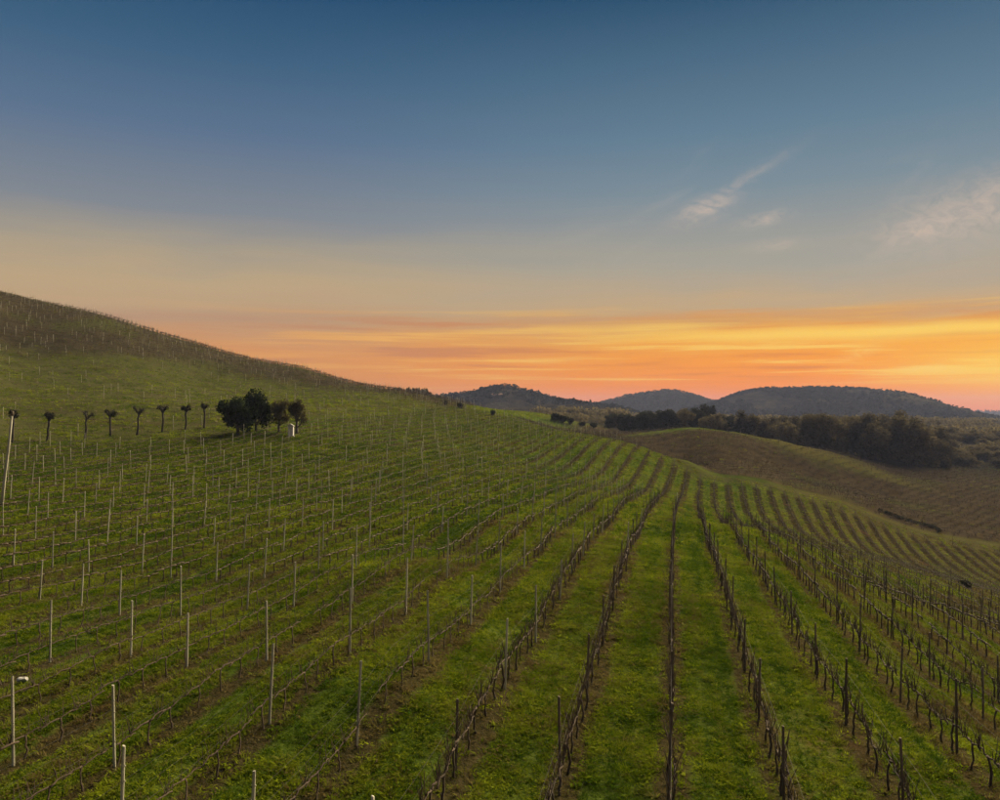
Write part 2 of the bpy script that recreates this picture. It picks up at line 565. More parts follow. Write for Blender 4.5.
def mat_ground():
    m, k, out = new_mat('ground')
    geo = k.new('ShaderNodeNewGeometry')
    P = geo.outputs['Position']
    px, py, pz = k.sep(P)
    flat = k.combine(px, py, 0.0)
    s = k.math('ADD', k.math('MULTIPLY', px, NX), k.math('MULTIPLY', py, NY))
    t = k.math('ADD', k.math('MULTIPLY', px, DX), k.math('MULTIPLY', py, DY))
    tb = k.math('DIVIDE', k.math('MINIMUM', k.math('MAXIMUM', t, 0.0), 210.0), 150.0)
    s = k.math('SUBTRACT', s, k.math('MULTIPLY', k.math('POWER', tb, 3.0), 3.0))
    zone = k.new('ShaderNodeAttribute', attribute_name='zone')
    zr, zg, zb = k.sep(zone.outputs['Vector'])     # r rows of the main plot, g bare brown field, b dry pale grass
    n_big = k.noise(flat, 0.035, 4.0, 0.6)
    n_mid = k.noise(flat, 0.22, 5.0, 0.65)
    n_sml = k.noise(flat, 1.7, 5.0, 0.7)
    n_fin = k.noise(flat, 7.0, 4.0, 0.75)
    rowv = k.combine(k.math('MULTIPLY', s, 1.0), k.math('MULTIPLY', t, 0.18), 0.0)
    n_row = k.noise(rowv, 1.1, 4.0, 0.6)
    # grass
    g = k.mix(k.maprange(n_mid, 0.3, 0.7), C(0.040, 0.066, 0.008), C(0.082, 0.112, 0.015))
    g = k.mix(k.maprange(n_big, 0.42, 0.66), g, C(0.084, 0.086, 0.018))
    g = k.mix(k.math('MULTIPLY', k.maprange(n_sml, 0.5, 0.75), 0.65), g, C(0.042, 0.044, 0.012))
    g = k.mix(k.math('MULTIPLY', k.maprange(n_fin, 0.55, 0.75), 0.5), g, C(0.070, 0.080, 0.015))
    # right-hand side of the slope is drier, with leaf litter
    dry = k.maprange(k.math('ADD', s, k.math('MULTIPLY', k.math('SUBTRACT', n_mid, 0.5), 30.0)), 4.0, 26.0)
    lit = k.mix(k.maprange(n_sml, 0.35, 0.65), C(0.070, 0.054, 0.020), C(0.110, 0.085, 0.032))
    g = k.mix(k.math('MULTIPLY', dry, 0.62), g, lit)
    # strips under the vines
    fr = k.math('SUBTRACT', k.math('FRACT', k.math('ADD', k.math('DIVIDE', s, ROW), 0.5)), 0.5)
    dist = k.math('MULTIPLY', k.math('ABSOLUTE', fr), ROW)
    dist = k.math('ADD', dist, k.math('MULTIPLY', k.math('SUBTRACT', n_sml, 0.5), 0.75))
    wide = k.math('MULTIPLY', k.maprange(s, -14.0, 2.0), k.maprange(t, 72.0, 92.0))
    strip = k.math('MULTIPLY', k.maprange(dist, k.math('ADD', 0.56, k.math('MULTIPLY', wide, 0.22)), k.math('ADD', 0.28, k.math('MULTIPLY', wide, 0.26))), zr)
    strip = k.math('MULTIPLY', strip, k.maprange(n_row, 0.18, 0.40))
    soil = k.mix(k.maprange(n_fin, 0.35, 0.65), C(0.026, 0.018, 0.010), C(0.060, 0.041, 0.023))
    soil = k.mix(k.math('MULTIPLY', wide, 0.7), soil, C(0.020, 0.015, 0.008))
    g = k.mix(k.math('MULTIPLY', strip, 0.85), g, soil)
    # reddish bare scars here and there
    scar = k.math('MULTIPLY', k.maprange(k.noise(flat, 0.16, 3.0, 0.5, 0.4), 0.62, 0.72), k.maprange(n_sml, 0.35, 0.6))
    g = k.mix(k.math('MULTIPLY', scar, 0.75), g, C(0.125, 0.068, 0.036))
    # brown plots
    br = k.mix(k.maprange(n_mid, 0.3, 0.7), C(0.034, 0.026, 0.015), C(0.070, 0.052, 0.030))
    br = k.mix(k.maprange(n_big, 0.50, 0.70), br, C(0.058, 0.060, 0.018))
    br = k.mix(k.math('MULTIPLY', k.maprange(n_sml, 0.5, 0.8), 0.5), br, C(0.026, 0.020, 0.012))
    g = k.mix(zg, g, br)
    pale = k.mix(k.maprange(n_mid, 0.3, 0.7), C(0.054, 0.058, 0.016), C(0.084, 0.081, 0.028))
    pale = k.mix(k.math('MULTIPLY', k.maprange(n_sml, 0.48, 0.70), 0.6), pale, C(0.046, 0.050, 0.014))
    blot = k.noise(k.combine(k.math('MULTIPLY', px, 0.06), k.math('MULTIPLY', py, 0.14), 3.0), 1.0, 5.0, 0.7, 0.6)
    pale = k.mix(k.math('MULTIPLY', k.maprange(blot, 0.50, 0.66), 0.6), pale, C(0.056, 0.046, 0.021))
    g = k.mix(zb, g, pale)
    # far land: woods and fields
    dist_c = k.vmath('LENGTH', flat)
    nf = k.noise(flat, 0.006, 5.0, 0.6, 0.4)
    far = k.mix(k.maprange(nf, 0.42, 0.58), C(0.028, 0.026, 0.016), C(0.060, 0.050, 0.030))
    far = k.mix(k.math('MULTIPLY', k.maprange(n_mid, 0.42, 0.62), 0.6), far, C(0.022, 0.019, 0.012))
    g = k.mix(k.maprange(dist_c, 270, 340), g, far)
    b = k.new('ShaderNodeBsdfDiffuse')
    k.link(g, b.inputs['Color'])
    h = k.math('ADD', k.math('MULTIPLY', n_sml, 0.22), k.math('MULTIPLY', n_fin, 0.09))
    h = k.math('ADD', h, k.math('MULTIPLY', n_mid, 0.25))
    bn = k.new('ShaderNodeBump')
    bn.inputs['Strength'].default_value = 0.9
    bn.inputs['Distance'].default_value = 1.0
    k.link(h, bn.inputs['Height'])
    k.link(bn.outputs[0], b.inputs['Normal'])
    k.link(b.outputs[0], out.inputs[0])
    return m


def mat_grass():
    m, k, out = new_mat('grass_blades')
    geo = k.new('ShaderNodeNewGeometry')
    P = geo.outputs['Position']
    at = k.new('ShaderNodeAttribute', attribute_name='tint', attribute_type='INSTANCER')
    tint = at.outputs['Fac']
    px, py, pz = k.sep(P)
    flat = k.combine(px, py, 0.0)
    n1 = k.noise(flat, 0.22, 5.0, 0.65)
    n2 = k.noise(flat, 1.3, 3.0, 0.6)
    c = k.mix(k.maprange(n1, 0.3, 0.7), C(0.086, 0.128, 0.005), C(0.248, 0.292, 0.015))
    c = k.mix(k.math('MULTIPLY', k.maprange(n2, 0.5, 0.72), 0.7), c, C(0.175, 0.190, 0.022))
    dry = k.mix(k.maprange(n2, 0.35, 0.65), C(0.090, 0.066, 0.024), C(0.155, 0.120, 0.044))
    c = k.mix(k.maprange(tint, 0.45, 0.95), c, dry)
    c = k.mix(k.maprange(tint, 0.30, 0.0), c, C(0.045, 0.085, 0.006))
    d = k.new('ShaderNodeBsdfDiffuse')
    t = k.new('ShaderNodeBsdfTranslucent')
    k.link(c, d.inputs[0])
    k.link(c, t.inputs[0])
    mx = k.new('ShaderNodeMixShader')
    mx.inputs[0].default_value = 0.45
    k.link(d.outputs[0], mx.inputs[1])
    k.link(t.outputs[0], mx.inputs[2])
    k.link(mx.outputs[0], out.inputs[0])
    return m


M_GROUND = mat_ground()
M_GRASS = mat_grass()
M_POST_PALE = mat_simple('pale_sunlit_wood', C(0.30, 0.28, 0.20), C(0.48, 0.45, 0.34), 2.0, 0.85, 0.5, 30, (4, 4, 0.6))  # left posts: low sunlight on them is put into the colour
M_POST_DARK = mat_simple('dark_backlit_wood', C(0.080, 0.058, 0.040), C(0.150, 0.112, 0.078), 2.0, 0.9, 0.5, 30, (4, 4, 0.6))  # same posts seen against the light: their shade is in the colour
M_VINE = mat_simple('vine_bark', C(0.050, 0.034, 0.023), C(0.105, 0.075, 0.050), 6.0, 0.95, 0.6, 40, (2, 2, 1))
M_CANE = mat_simple('vine_cane', C(0.085, 0.060, 0.038), C(0.160, 0.120, 0.078), 5.0, 0.9, 0.3, 40)
M_CANE_BROWN = mat_simple('dry_vine_growth', C(0.040, 0.028, 0.018), C(0.080, 0.056, 0.036), 0.3, 0.95, 0.0)
M_WIRE = mat_simple('galvanised_wire', C(0.06, 0.05, 0.045), C(0.10, 0.09, 0.08), 2.0, 0.9, 0.0)
M_BARK = mat_simple('tree_bark', C(0.040, 0.032, 0.026), C(0.090, 0.074, 0.058), 4.0, 0.95, 0.6, 18, (2, 2, 0.5))
M_LEAF_DARK = mat_leaf('evergreen_leaves', C(0.010, 0.018, 0.008), C(0.034, 0.046, 0.016), 0.2)
M_LEAF_BROWN = mat_leaf('withered_leaves', C(0.055, 0.050, 0.022), C(0.105, 0.085, 0.040), 0.3)
M_TWIG = mat_leaf('bare_twigs', C(0.070, 0.060, 0.030), C(0.180, 0.148, 0.078), 0.25, 0.2)
M_TWIG_DARK = mat_leaf('dark_scrub_leaves', C(0.022, 0.024, 0.014), C(0.048, 0.048, 0.026), 0.2, 0.12)
M_HILL = None
M_WHITE = mat_simple('whitewash', C(0.34, 0.33, 0.30), C(0.52, 0.50, 0.46), 3.0, 0.9, 0.2)
M_ROOF = mat_simple('clay_tiles', C(0.20, 0.11, 0.07), C(0.32, 0.19, 0.13), 3.0, 0.9, 0.2)
M_GLASS_DARK = mat_simple('window_glass', C(0.03, 0.03, 0.04), C(0.05, 0.05, 0.06), 1.0, 0.2, 0.0)


# ------------------------------------------------------------------ ground sheet
def t_end(s):
    s = np.asarray(s, float)
    e = np.interp(s, [-60, -39, -15, 3, 30, 57, 90], [196, 184, 165, 148, 150, 157, 160])
    return np.where(s < -61, 97 + (s + 61) * 0.42, e)


def smooth01(x):
    x = np.clip(x, 0, 1)
    return x * x * (3 - 2 * x)


def brown_line(x, y):
    """1 inside the upper brown vineyard of the left hill"""
    # boundary follows the hill about 200 m out, sliding down towards the right
    ang = np.arctan2(x, y)
    r = np.hypot(x, y)
    lim = np.interp(ang, [-0.75, -0.55, -0.45, -0.36, -0.25, -0.13, -0.05], [216, 218, 222, 230, 222, 200, 190])
    lim = lim + 8 * vnoise(x / 16, y / 16, 21) + 5 * vnoise(x / 5, y / 5, 22)
    return 0.95 * smooth01((r - lim + 6) / 26) * smooth01((-0.02 - ang) / 0.05) * smooth01((620 - r) / 60)


def build_ground():
    def axis(lim_lo, lim_hi, step0, c, near0, near1):
        vals = list(np.arange(near0, near1 + 1e-6, step0))
        st = step0
        v = near1
        while v < lim_hi:
            st *= c
            v += st
            vals.append(v)
        st = step0
        v = near0
        lo = []
        while v > lim_lo:
            st *= c
            v -= st
            lo.append(v)
        return np.array(lo[::-1] + vals)
    xs = np.clip(axis(-3100, 3100, 0.8, 1.045, -60, 70), -3100, 3100)
    ys = np.clip(axis(-1200, 3300, 0.8, 1.04, 8, 150), -1200, 3300)
    X, Y = np.meshgrid(xs, ys)
    Z = zt(X, Y)
    nx, ny = len(xs), len(ys)
    idx = np.arange(nx * ny).reshape(ny, nx)
    Fq = np.stack([idx[:-1, :-1], idx[:-1, 1:], idx[1:, 1:], idx[1:, :-1]], -1).reshape(-1, 4)
    V = np.stack([X, Y, Z], -1).reshape(-1, 3)
    me = mesh_from('ground', V, Fq, True)
    x, y = V[:, 0], V[:, 1]
    s, t = xy2st(x, y)
    te = t_end(s)
    rows = smooth01((te - t) / 3) * smooth01((s + 92) / 3) * smooth01((62 - s) / 4)
    # brown land: upper left hill, the plots beyond the crest on the right
    ang = np.arctan2(x, y)
    r = np.hypot(x, y)
    brown = brown_line(x, y)
    br2 = smooth01((t - te - 5) / 4) * smooth01((s + 45) / 12) * smooth01((500 - r) / 80)
    # mound of greener grass between the plots
    mound = np.exp(-(((x - 62) / 30) ** 2 + ((y - 217) / 9) ** 2) ** 2) + np.exp(-(((x - 88) / 22) ** 2 + ((y - 205) / 5) ** 2) ** 2)
    br2 *= 1 - 0.95 * np.clip(mound, 0, 1)
    br2 *= 1 - 0.7 * smooth01((x - 150) / 30) * smooth01((vnoise(x / 30, y / 30, 9) + 0.4))
    brown = np.clip(brown + br2, 0, 1)
    # pale grass: the meadow above the pollards and the headland along the crest
    pale = smooth01((t - te - 1) / 3) * smooth01((-60 - s) / 6) * (1 - brown)
    head = smooth01((t - te + 0.5) / 1.0) * smooth01((te + 5.5 - t) / 1.5) * smooth01((s + 55) / 6) * smooth01((75 - s) / 8)
    pale = np.clip(pale + head * 0.4, 0, 1) * smooth01((420 - r) / 60)
    brown = np.maximum(brown * (1 - head), 0.5 * head)
    a = me.attributes.new('zone', 'FLOAT_VECTOR', 'POINT')
    a.data.foreach_set('vector', np.stack([rows, brown, pale], -1).astype(np.float32).ravel())
    o = link('ground', me, M_GROUND)
    structure(o, 'rolling grassy vineyard slope with brown strips under the vine rows')
    return o


build_ground()


# ------------------------------------------------------------------ far hills
def mat_hill():
    m, k, out = new_mat('wooded_hillside')
    geo = k.new('ShaderNodeNewGeometry')
    P = geo.outputs['Position']
    n1 = k.noise(P, 0.012, 5.0, 0.6, 0.5)
    n2 = k.noise(P, 0.09, 4.0, 0.7)
    wood = k.mix(k.maprange(n2, 0.35, 0.65), C(0.016, 0.015, 0.012), C(0.040, 0.034, 0.026))
    mead = k.mix(k.maprange(n2, 0.35, 0.65), C(0.045, 0.042, 0.026), C(0.066, 0.058, 0.036))
    c = k.mix(k.maprange(n1, 0.52, 0.66), wood, mead)
    b = k.new('ShaderNodeBsdfDiffuse')
    k.link(c, b.inputs[0])
    bn = k.new('ShaderNodeBump')
    bn.inputs['Strength'].default_value = 0.8
    bn.inputs['Distance'].default_value = 6.0
    k.link(n2, bn.inputs['Height'])
    k.link(bn.outputs[0], b.inputs['Normal'])
    k.link(b.outputs[0], out.inputs[0])
    return m


M_HILL = mat_hill()
HILLS = {}


def build_hill(key, Y0, depth, prof, label, seed):
    """a rounded hill whose crest runs across at distance Y0, height profile from survey sight lines"""
    us = np.array([p[0] for p in prof], float)
    vs = np.array([p[1] for p in prof], float)
    xs_p = (us - 500) / F * Y0
    zs_p = CAM_H - (vs - 408) / F * Y0
    xs = np.linspace(xs_p[0] - 60, xs_p[-1] + 60, 120)
    zc = np.interp(xs, xs_p, zs_p, left=-60, right=-60)
    for _ in range(2):
        zc[1:-1] = (zc[:-2] + 2 * zc[1:-1] + zc[2:]) / 4
    ys = np.linspace(-1.6, 1.6, 60)
    X, Tt = np.meshgrid(xs, ys)
    fall = np.cos(np.clip(Tt, -1.6, 1.6) * math.pi / 3.4) ** 1.3
    base = -48.0
    Z = base + (zc[None] - base) * fall
    Yc = Y0 + Tt * depth + 0.15 * depth * vnoise(X / 90, Tt * 2, seed)
    Z = Z + 1.2 * vnoise(X / 22, Yc / 22, seed + 1) * (np.abs(Tt) > 0.08) 
    n0, n1 = X.shape
    idx = np.arange(n0 * n1).reshape(n0, n1)
    Fq = np.stack([idx[:-1, :-1], idx[:-1, 1:], idx[1:, 1:], idx[1:, :-1]], -1).reshape(-1, 4)
    me = mesh_from('hill', np.stack([X, Yc, Z], -1).reshape(-1, 3), Fq, True)
    o = link('hill', me, M_HILL)
    structure(o, label)
    HILLS[key] = (xs, zc, Y0, depth, base, seed)
    return o


def hill_z(key, x, tt):
    xs, zc, Y0, depth, base, seed = HILLS[key]
    z = np.interp(x, xs, zc)
    return base + (z - base) * math.cos(tt * math.pi / 3.4) ** 1.3


build_hill('a', 900, 150, [(415, 400), (450, 396), (470, 394.5), (480, 391), (495, 387.5), (508, 386.5), (520, 388.5), (535, 393.5),
                           (545, 397), (560, 400), (575, 403), (592, 405), (615, 407), (640, 414)],
           'dark rounded hill with a lone tree on its top', 31)
build_hill('b', 1500, 220, [(575, 412), (595, 405.5), (612, 401), (625, 397), (645, 394.5), (660, 392.5), (675, 392.5), (690, 397), (705, 402), (722, 405), (745, 412)],
           'smaller hazy wooded hill between the two bigger hills', 32)
build_hill('c', 1150, 200, [(680, 412), (712, 404), (725, 399.5), (740, 393.5), (755, 390.5), (780, 390), (810, 389.5), (840, 389.5), (870, 391),
                            (893, 394.5), (905, 400), (920, 404), (935, 409), (950, 413), (975, 418)],
           'long flat-topped hazy hill behind the woods', 33)
build_hill('d', 2600, 300, [(900, 416), (935, 412.5), (955, 411.5), (1000, 411.5), (1080, 410.5), (1160, 409), (1260, 411), (1350, 416)],
           'low far ridge on the horizon under the sunset', 34)


# ------------------------------------------------------------------ vegetation builders
def rand_dir(r):
    z = r.uniform(-1, 1)
    a = r.uniform(0, 2 * math.pi)
    q = math.sqrt(max(0, 1 - z * z))
    return Vector((q * math.cos(a), q * math.sin(a), z))


def leaf_cloud(r, lobes, n, size, squash=1.0, hollow=0.45):
    """small leaf-clump faces spread through the volume of several lobes"""
    V, Fq = [], []
    wsum = [l[3] ** 2 for l in lobes]
    tot = sum(wsum)
    for (cx, cy, cz, rad), w in zip(lobes, wsum):
        for _ in range(int(n * w / tot)):
            d = rand_dir(r)
            q = rad * (hollow + (1.06 - hollow) * r.random() ** 0.6)
            c = Vector((cx, cy, cz)) + Vector((d.x * q, d.y * q, d.z * q * squash))
            nrm = (d + rand_dir(r) * 0.9).normalized()
            a = nrm.cross(rand_dir(r)).normalized()
            b = nrm.cross(a)
            sa = size * r.uniform(0.5, 1.4)
            sb = size * r.uniform(0.3, 0.9)
            i = len(V)
            V += [c - a * sa, c - b * sb + nrm * sa * 0.15, c + a * sa * 0.9, c + b * sb]
            Fq.append((i, i + 1, i + 2, i + 3))
    return np.array([tuple(v) for v in V]), np.array(Fq)


def tree_meshes(kind, seed):
    """returns trunk mesh, crown mesh for a tree about 1 unit = 1 m tall as given"""
    r = random.Random(seed)
    mb = MB()
    tw = None
    if kind == 'evergreen':
        H, W = 5.0, 2.5
        trunk_h = 1.4
        lobes = [(0, 0, 2.9, 1.45)]
        for _ in range(13):
            a = r.uniform(0, 6.28)
            q = r.uniform(0.7, 1.9)
            lobes.append((q * math.cos(a), q * math.sin(a), r.uniform(1.1, 3.7), r.uniform(0.55, 1.0)))
        n, size, sq, hol = 3600, 0.17, 0.9, 0.3
        mat = M_LEAF_DARK
    elif kind == 'withered':
        trunk_h = 1.2
        lobes = [(0, 0, 2.4, 1.0)]
        for _ in range(7):
            a = r.uniform(0, 6.28)
            q = r.uniform(0.4, 1.0)
            lobes.append((q * math.cos(a), q * math.sin(a), r.uniform(1.2, 3.3), r.uniform(0.45, 0.75)))
        n, size, sq, hol = 1700, 0.13, 1.05, 0.1
        mat = M_LEAF_BROWN
    elif kind in ('wood', 'woodbare'):
        trunk_h = 2.6
        lobes = []
        for _ in range(15):
            a = r.uniform(0, 6.28)
            q = r.uniform(0.2, 3.2)
            zc = r.uniform(1.2, 8.2) - q * 0.25
            lobes.append((q * math.cos(a), q * math.sin(a), zc, r.uniform(1.1, 1.9)))
        n, size, sq, hol = (3400, 0.34, 0.95, 0.15) if kind == 'wood' else (4400, 0.30, 1.1, 0.05)
        mat = M_TWIG_DARK if kind == 'wood' else M_TWIG
    elif kind == 'pine':
        trunk_h = 4.2
        lobes = [(0, 0, 7.4, 1.6)]
        for _ in range(5):
            a = r.uniform(0, 6.28)
            lobes.append((1.4 * math.cos(a), 1.4 * math.sin(a), r.uniform(5.2, 8.8), r.uniform(0.7, 1.3)))
        n, size, sq, hol = 700, 0.5, 0.9, 0.2
        mat = M_TWIG_DARK
    elif kind == 'shrub':
        trunk_h = 0.5
        lobes = []
        for _ in range(8):
            a = r.uniform(0, 6.28)
            q = r.uniform(0, 0.9)
            lobes.append((q * math.cos(a), q * math.sin(a), r.uniform(0.5, 1.4), r.uniform(0.4, 0.75)))
        n, size, sq, hol = 900, 0.16, 0.9, 0.2
        mat = M_TWIG_DARK
    top = max(l[2] for l in lobes)
    rb = 0.035 * top + 0.05
    pts, rad = [], []
    px = py = 0.0
    for i in range(6):
        f = i / 5
        pts.append((px, py, -0.3 + (trunk_h + 0.3 + (top - trunk_h) * 0.45) * f))
        rad.append(rb * (1.25 - 0.85 * f) * (1.25 if i == 0 else 1))
        px += r.uniform(-0.06, 0.06) * top * 0.2
        py += r.uniform(-0.06, 0.06) * top * 0.2
    mb.tube(pts, rad, 7)
    for (cx, cy, cz, lr) in lobes:
        st = pts[3] if cz > trunk_h + 0.8 else pts[2]
        mid = ((st[0] + cx) / 2 + r.uniform(-.2, .2), (st[1] + cy) / 2 + r.uniform(-.2, .2), (st[2] + cz) / 2 - 0.15)
        end = (cx, cy, cz)
        mb.tube([st, mid, end], [rb * 0.5, rb * 0.32, rb * 0.1], 5)
        if kind == 'woodbare':
            for _ in range(8):
                d = rand_dir(r)
                d.z = abs(d.z) * 1.2
                e = Vector(end) + d * lr * 1.2
                mb.tube([end, tuple(e)], [0.05, 0.018], 3, cap=False)
    V, Fq = leaf_cloud(r, lobes, n, size, sq, hol)
    tm = mb.mesh(kind + '_trunk', True)
    tm.materials.append(M_BARK)
    cm = mesh_from(kind + '_crown', V, Fq)
    cm.materials.append(mat)
    return tm, cm


TREE_CACHE = {}


def put_tree(name, kind, variant, x, y, scale, label, cat, group=None, z=None, rot=None, sz=None, rr=random.Random(5)):
    key = (kind, variant)
    if key not in TREE_CACHE:
        TREE_CACHE[key] = tree_meshes(kind, 100 + variant * 17 + len(kind))
    tm, cm = TREE_CACHE[key]
    o = bpy.data.objects.new(name, None)
    o.empty_display_size = 0.5
    COL.objects.link(o)
    o.location = (x, y, (z1(x, y) if z is None else z))
    o.rotation_euler = (0, 0, rr.uniform(0, 6.28) if rot is None else rot)
    o.scale = (scale, scale, scale if sz is None else sz)
    tag(o, label, cat, group)
    a = bpy.data.objects.new('trunk', tm)
    b = bpy.data.objects.new('foliage' if kind == 'shrub' else 'crown', cm)
    for c in (a, b):
        COL.objects.link(c)
        c.parent = o
    return o


# --- clump of trees on the boundary
def uvY(u, Y):
    return (u - 500) / F * Y, Y


for name, kind, var, u, Y, s_, sz_, lab in (
        ('evergreen_tree', 'evergreen', 0, 238, 115, 1.30, 1.32, 'very dark broad round evergreen tree, widest of the hillside clump'),
        ('evergreen_tree', 'evergreen', 1, 256, 118, 1.12, 1.54, 'dark round evergreen tree, tallest of the hillside clump'),
        ('small_tree', 'withered', 0, 279, 117, 1.25, 1.34, 'small brownish tree between the dark evergreen and the white block'),
        ('small_tree', 'withered', 1, 297, 116, 1.25, 1.48, 'brownish tree right behind the white upright block')):
    x, y = uvY(u, Y)
    put_tree(name, kind, var, x, y, s_, lab, 'tree', 'clump of trees on the hillside', sz=sz_)

# white block under the trees
x, y = uvY(291, 113)
mk = bpy.data.objects.new('stone_marker', None)
COL.objects.link(mk)
mk.location = (x, y, z1(x, y))
tag(mk, 'white upright block standing under the brownish trees', 'marker')
mb = MB()
mb.box(-0.36, 0.36, -0.30, 0.30, -0.2, 1.45)
bm_ = mb.mesh('shaft')
link('shaft', bm_, M_WHITE, mk)
mb = MB()
mb.v = [Vector(p) for p in ((-.44, -.38, 1.452), (.44, -.38, 1.452), (.44, .38, 1.452), (-.44, .38, 1.452), (-.44, -.38, 1.55), (.44, -.38, 1.55), (.44, .38, 1.55), (-.44, .38, 1.55), (0, -.38, 1.85), (0, .38, 1.85))]
mb.f = [(3, 2, 1, 0), (0, 1, 5, 4), (2, 3, 7, 6), (1, 2, 6, 5), (3, 0, 4, 7), (4, 5, 8), (6, 7, 9), (5, 6, 9, 8), (7, 4, 8, 9)]
link('cap', mb.mesh('cap'), M_WHITE, mk)
mb = MB()
mb.box(-.48, .48, -.42, .42, -0.25, 0.12)
link('plinth', mb.mesh('plinth'), M_WHITE, mk)


# --- pollarded trees in a line
def pollard(u, Y, h, lean, seed, label):
    r = random.Random(seed)
    x, y = uvY(u, Y)
    o = bpy.data.objects.new('pollarded_tree', None)
    COL.objects.link(o)
    o.location = (x, y, z1(x, y))
    tag(o, label, 'tree', 'line of pollarded trees')
    mb = MB()
    pts, rad = [], []
    for i in range(6):
        f = i / 5
        pts.append((lean * h * f + 0.12 * math.sin(f * r.uniform(1, 4)) + r.uniform(-.05, .05), r.uniform(-.05, .05), -0.25 + (h * 0.72 + 0.25) * f))
        rad.append(0.16 - 0.04 * f + (0.06 if i == 0 else 0) + (0.05 if i == 5 else 0))
    mb.tube(pts, rad, 8)
    link('trunk', mb.mesh('trunk', True), M_BARK, o)
    top = Vector(pts[-1])
    ends = []
    nl = r.choice((3, 4, 5, 6))
    for i in range(nl):
        a = 2 * math.pi * i / nl + r.uniform(-.5, .5)
        q = r.uniform(0.25, 0.85)
        e = top + Vector((q * math.cos(a) * .8, q * math.sin(a) * .8, h * r.uniform(0.08, 0.24)))
        m_ = top.lerp(e, 0.5) + Vector((0, 0, -0.04))
        b = MB()
        b.tube([tuple(top - Vector((0, 0, .12))), tuple(m_), tuple(e)], [0.13, 0.10, 0.14], 6)
        link('limb', b.mesh('limb', True), M_BARK, o)
        ends.append(e)
    b = MB()
    for e in ends + [top + Vector((0, 0, .2))]:
        for _ in range(11):
            d = rand_dir(r)
            d.z = abs(d.z) * 0.8 + 0.25
            d.normalize()
            L = r.uniform(0.25, 0.6)
            b.tube([tuple(e), tuple(e + d * L)], [0.03, 0.014], 3, cap=False)
    sh = b.mesh('shoots')
    sh_o = link('shoots', sh, M_BARK, o)
    V, Fq = leaf_cloud(r, [(e.x, e.y, e.z - 0.1, r.uniform(.18, .55)) for e in ends], r.choice((200, 320, 480)), 0.10, 0.9, 0.1)
    cm = mesh_from('crown', V, Fq)
    link('crown', cm, M_TWIG_DARK, o)
    return o


POLL = [(12, 103, 4.3, .02, 'pollarded tree right behind the tall leaning pole, end of its line'),
        (47, 106, 3.7, .03, 'second pollarded tree in line after the one behind the leaning pole'),
        (85, 109, 3.8, .02, 'third pollarded tree in line after the one behind the leaning pole'),
        (110, 112, 3.7, -.03, 'middle pollarded tree with crooked head between two leaning ones'),
        (137, 114, 4.0, .05, 'pollarded tree leaning hardest of its line'),
        (162, 117, 3.9, .02, 'third pollarded tree in line before the dark tree clump'),
        (185, 119, 4.0, .03, 'second pollarded tree in line before the dark tree clump'),
        (204, 121, 4.0, .00, 'pollarded tree nearest the dark tree clump, end of its line')]
for i, (u, Y, h, ln, lab) in enumerate(POLL):
    pollard(u, Y, h * 1.05, ln, 300 + i, lab)

# --- belt of trees below the hills
rb = random.Random(77)
belt = []
def belt_fn(u):
    near = np.interp(u, [606, 680, 780, 860, 940, 1040], [300, 290, 268, 262, 262, 300])
    return near
for rank in range(3):
    u = 609 + rank * 4
    while u < (945 if rank < 2 else 960):
        Y = belt_fn(u) + rank * 22 + rb.uniform(-5, 5)
        left = u < 765
        if left and rank == 2:
            u += 14
            continue
        hh = np.interp(u, [606, 640, 700, 790, 850, 900, 940], [7.2, 8.4, 11, 13.5, 15.0, 16.0, 11.5]) * rb.uniform(0.82, 1.14)
        belt.append((u, Y, hh / 9.6, 'wood' if u < 700 + rb.uniform(-40, 60) else 'woodbare', rank))
        u += np.interp(u, [606, 780, 940], [9.5, 14.5, 15.5]) * rb.uniform(0.75, 1.2)
for (u, Y, s_, kind, rank) in belt:
    x, y = uvY(u, Y)
    put_tree('woodland_tree', kind, rb.randrange(5), x, y, s_ * rb.uniform(0.9, 1.1),
             'dark green bushy tree in the belt of woods below the hills' if kind == 'wood' else 'bare brownish twiggy tree in the belt of woods below the hills',
             'tree', 'belt of woods below the hills', sz=s_, z=z1(x, y) - 0.5)
for (u, Y, h, lab) in ((709, 330, 13.0, 'dark bushy tree standing up above the belt of woods at the hill gap'),):
    x, y = uvY(u, Y)
    put_tree('woodland_tree', 'wood', 2, x, y, 1.0, lab, 'tree', 'belt of woods below the hills', sz=h / 9.0)
# scrubby trees past the end of the belt
for i in range(44):
    u = 948 + (i % 22) * 4.4 + rb.uniform(-3, 3)
    Y = (292 if i < 22 else 350) + rb.uniform(-12, 30)
    x, y = uvY(u, Y)
    put_tree('scrub_tree', 'woodbare', rb.randrange(5), x, y, np.interp(u, [948, 975, 1040], [1.15, 0.85, 0.7]) * rb.uniform(0.8, 1.2), 'low bare scrub tree past the end of the wood belt', 'tree',
             'scrub past the wood belt', sz=np.interp(u, [948, 965, 1040], [0.85, 0.5, 0.4]) * rb.uniform(0.75, 1.2), z=z1(x, y) - 0.4)
# tall thin trees on the saddle between two hills
for i, u in enumerate((557, 560, 563.5, 567, 569, 573, 575.5, 578, 581, 584, 587, 590.5)):
    Y = 640 + rb.uniform(-20, 20)
    x, y = uvY(u, Y)
    zt_ = CAM_H - (404.5 + (u - 557) * 0.05 - 408) / F * Y
    put_tree('tall_tree', 'pine', rb.randrange(3), x, y, 0.55 * rb.uniform(0.7, 1.2), 'thin-stemmed tree with a high crown in the file on the saddle', 'tree',
             'file of thin trees between hills', z=zt_ - 0.6, sz=0.62 * rb.uniform(0.75, 1.15))
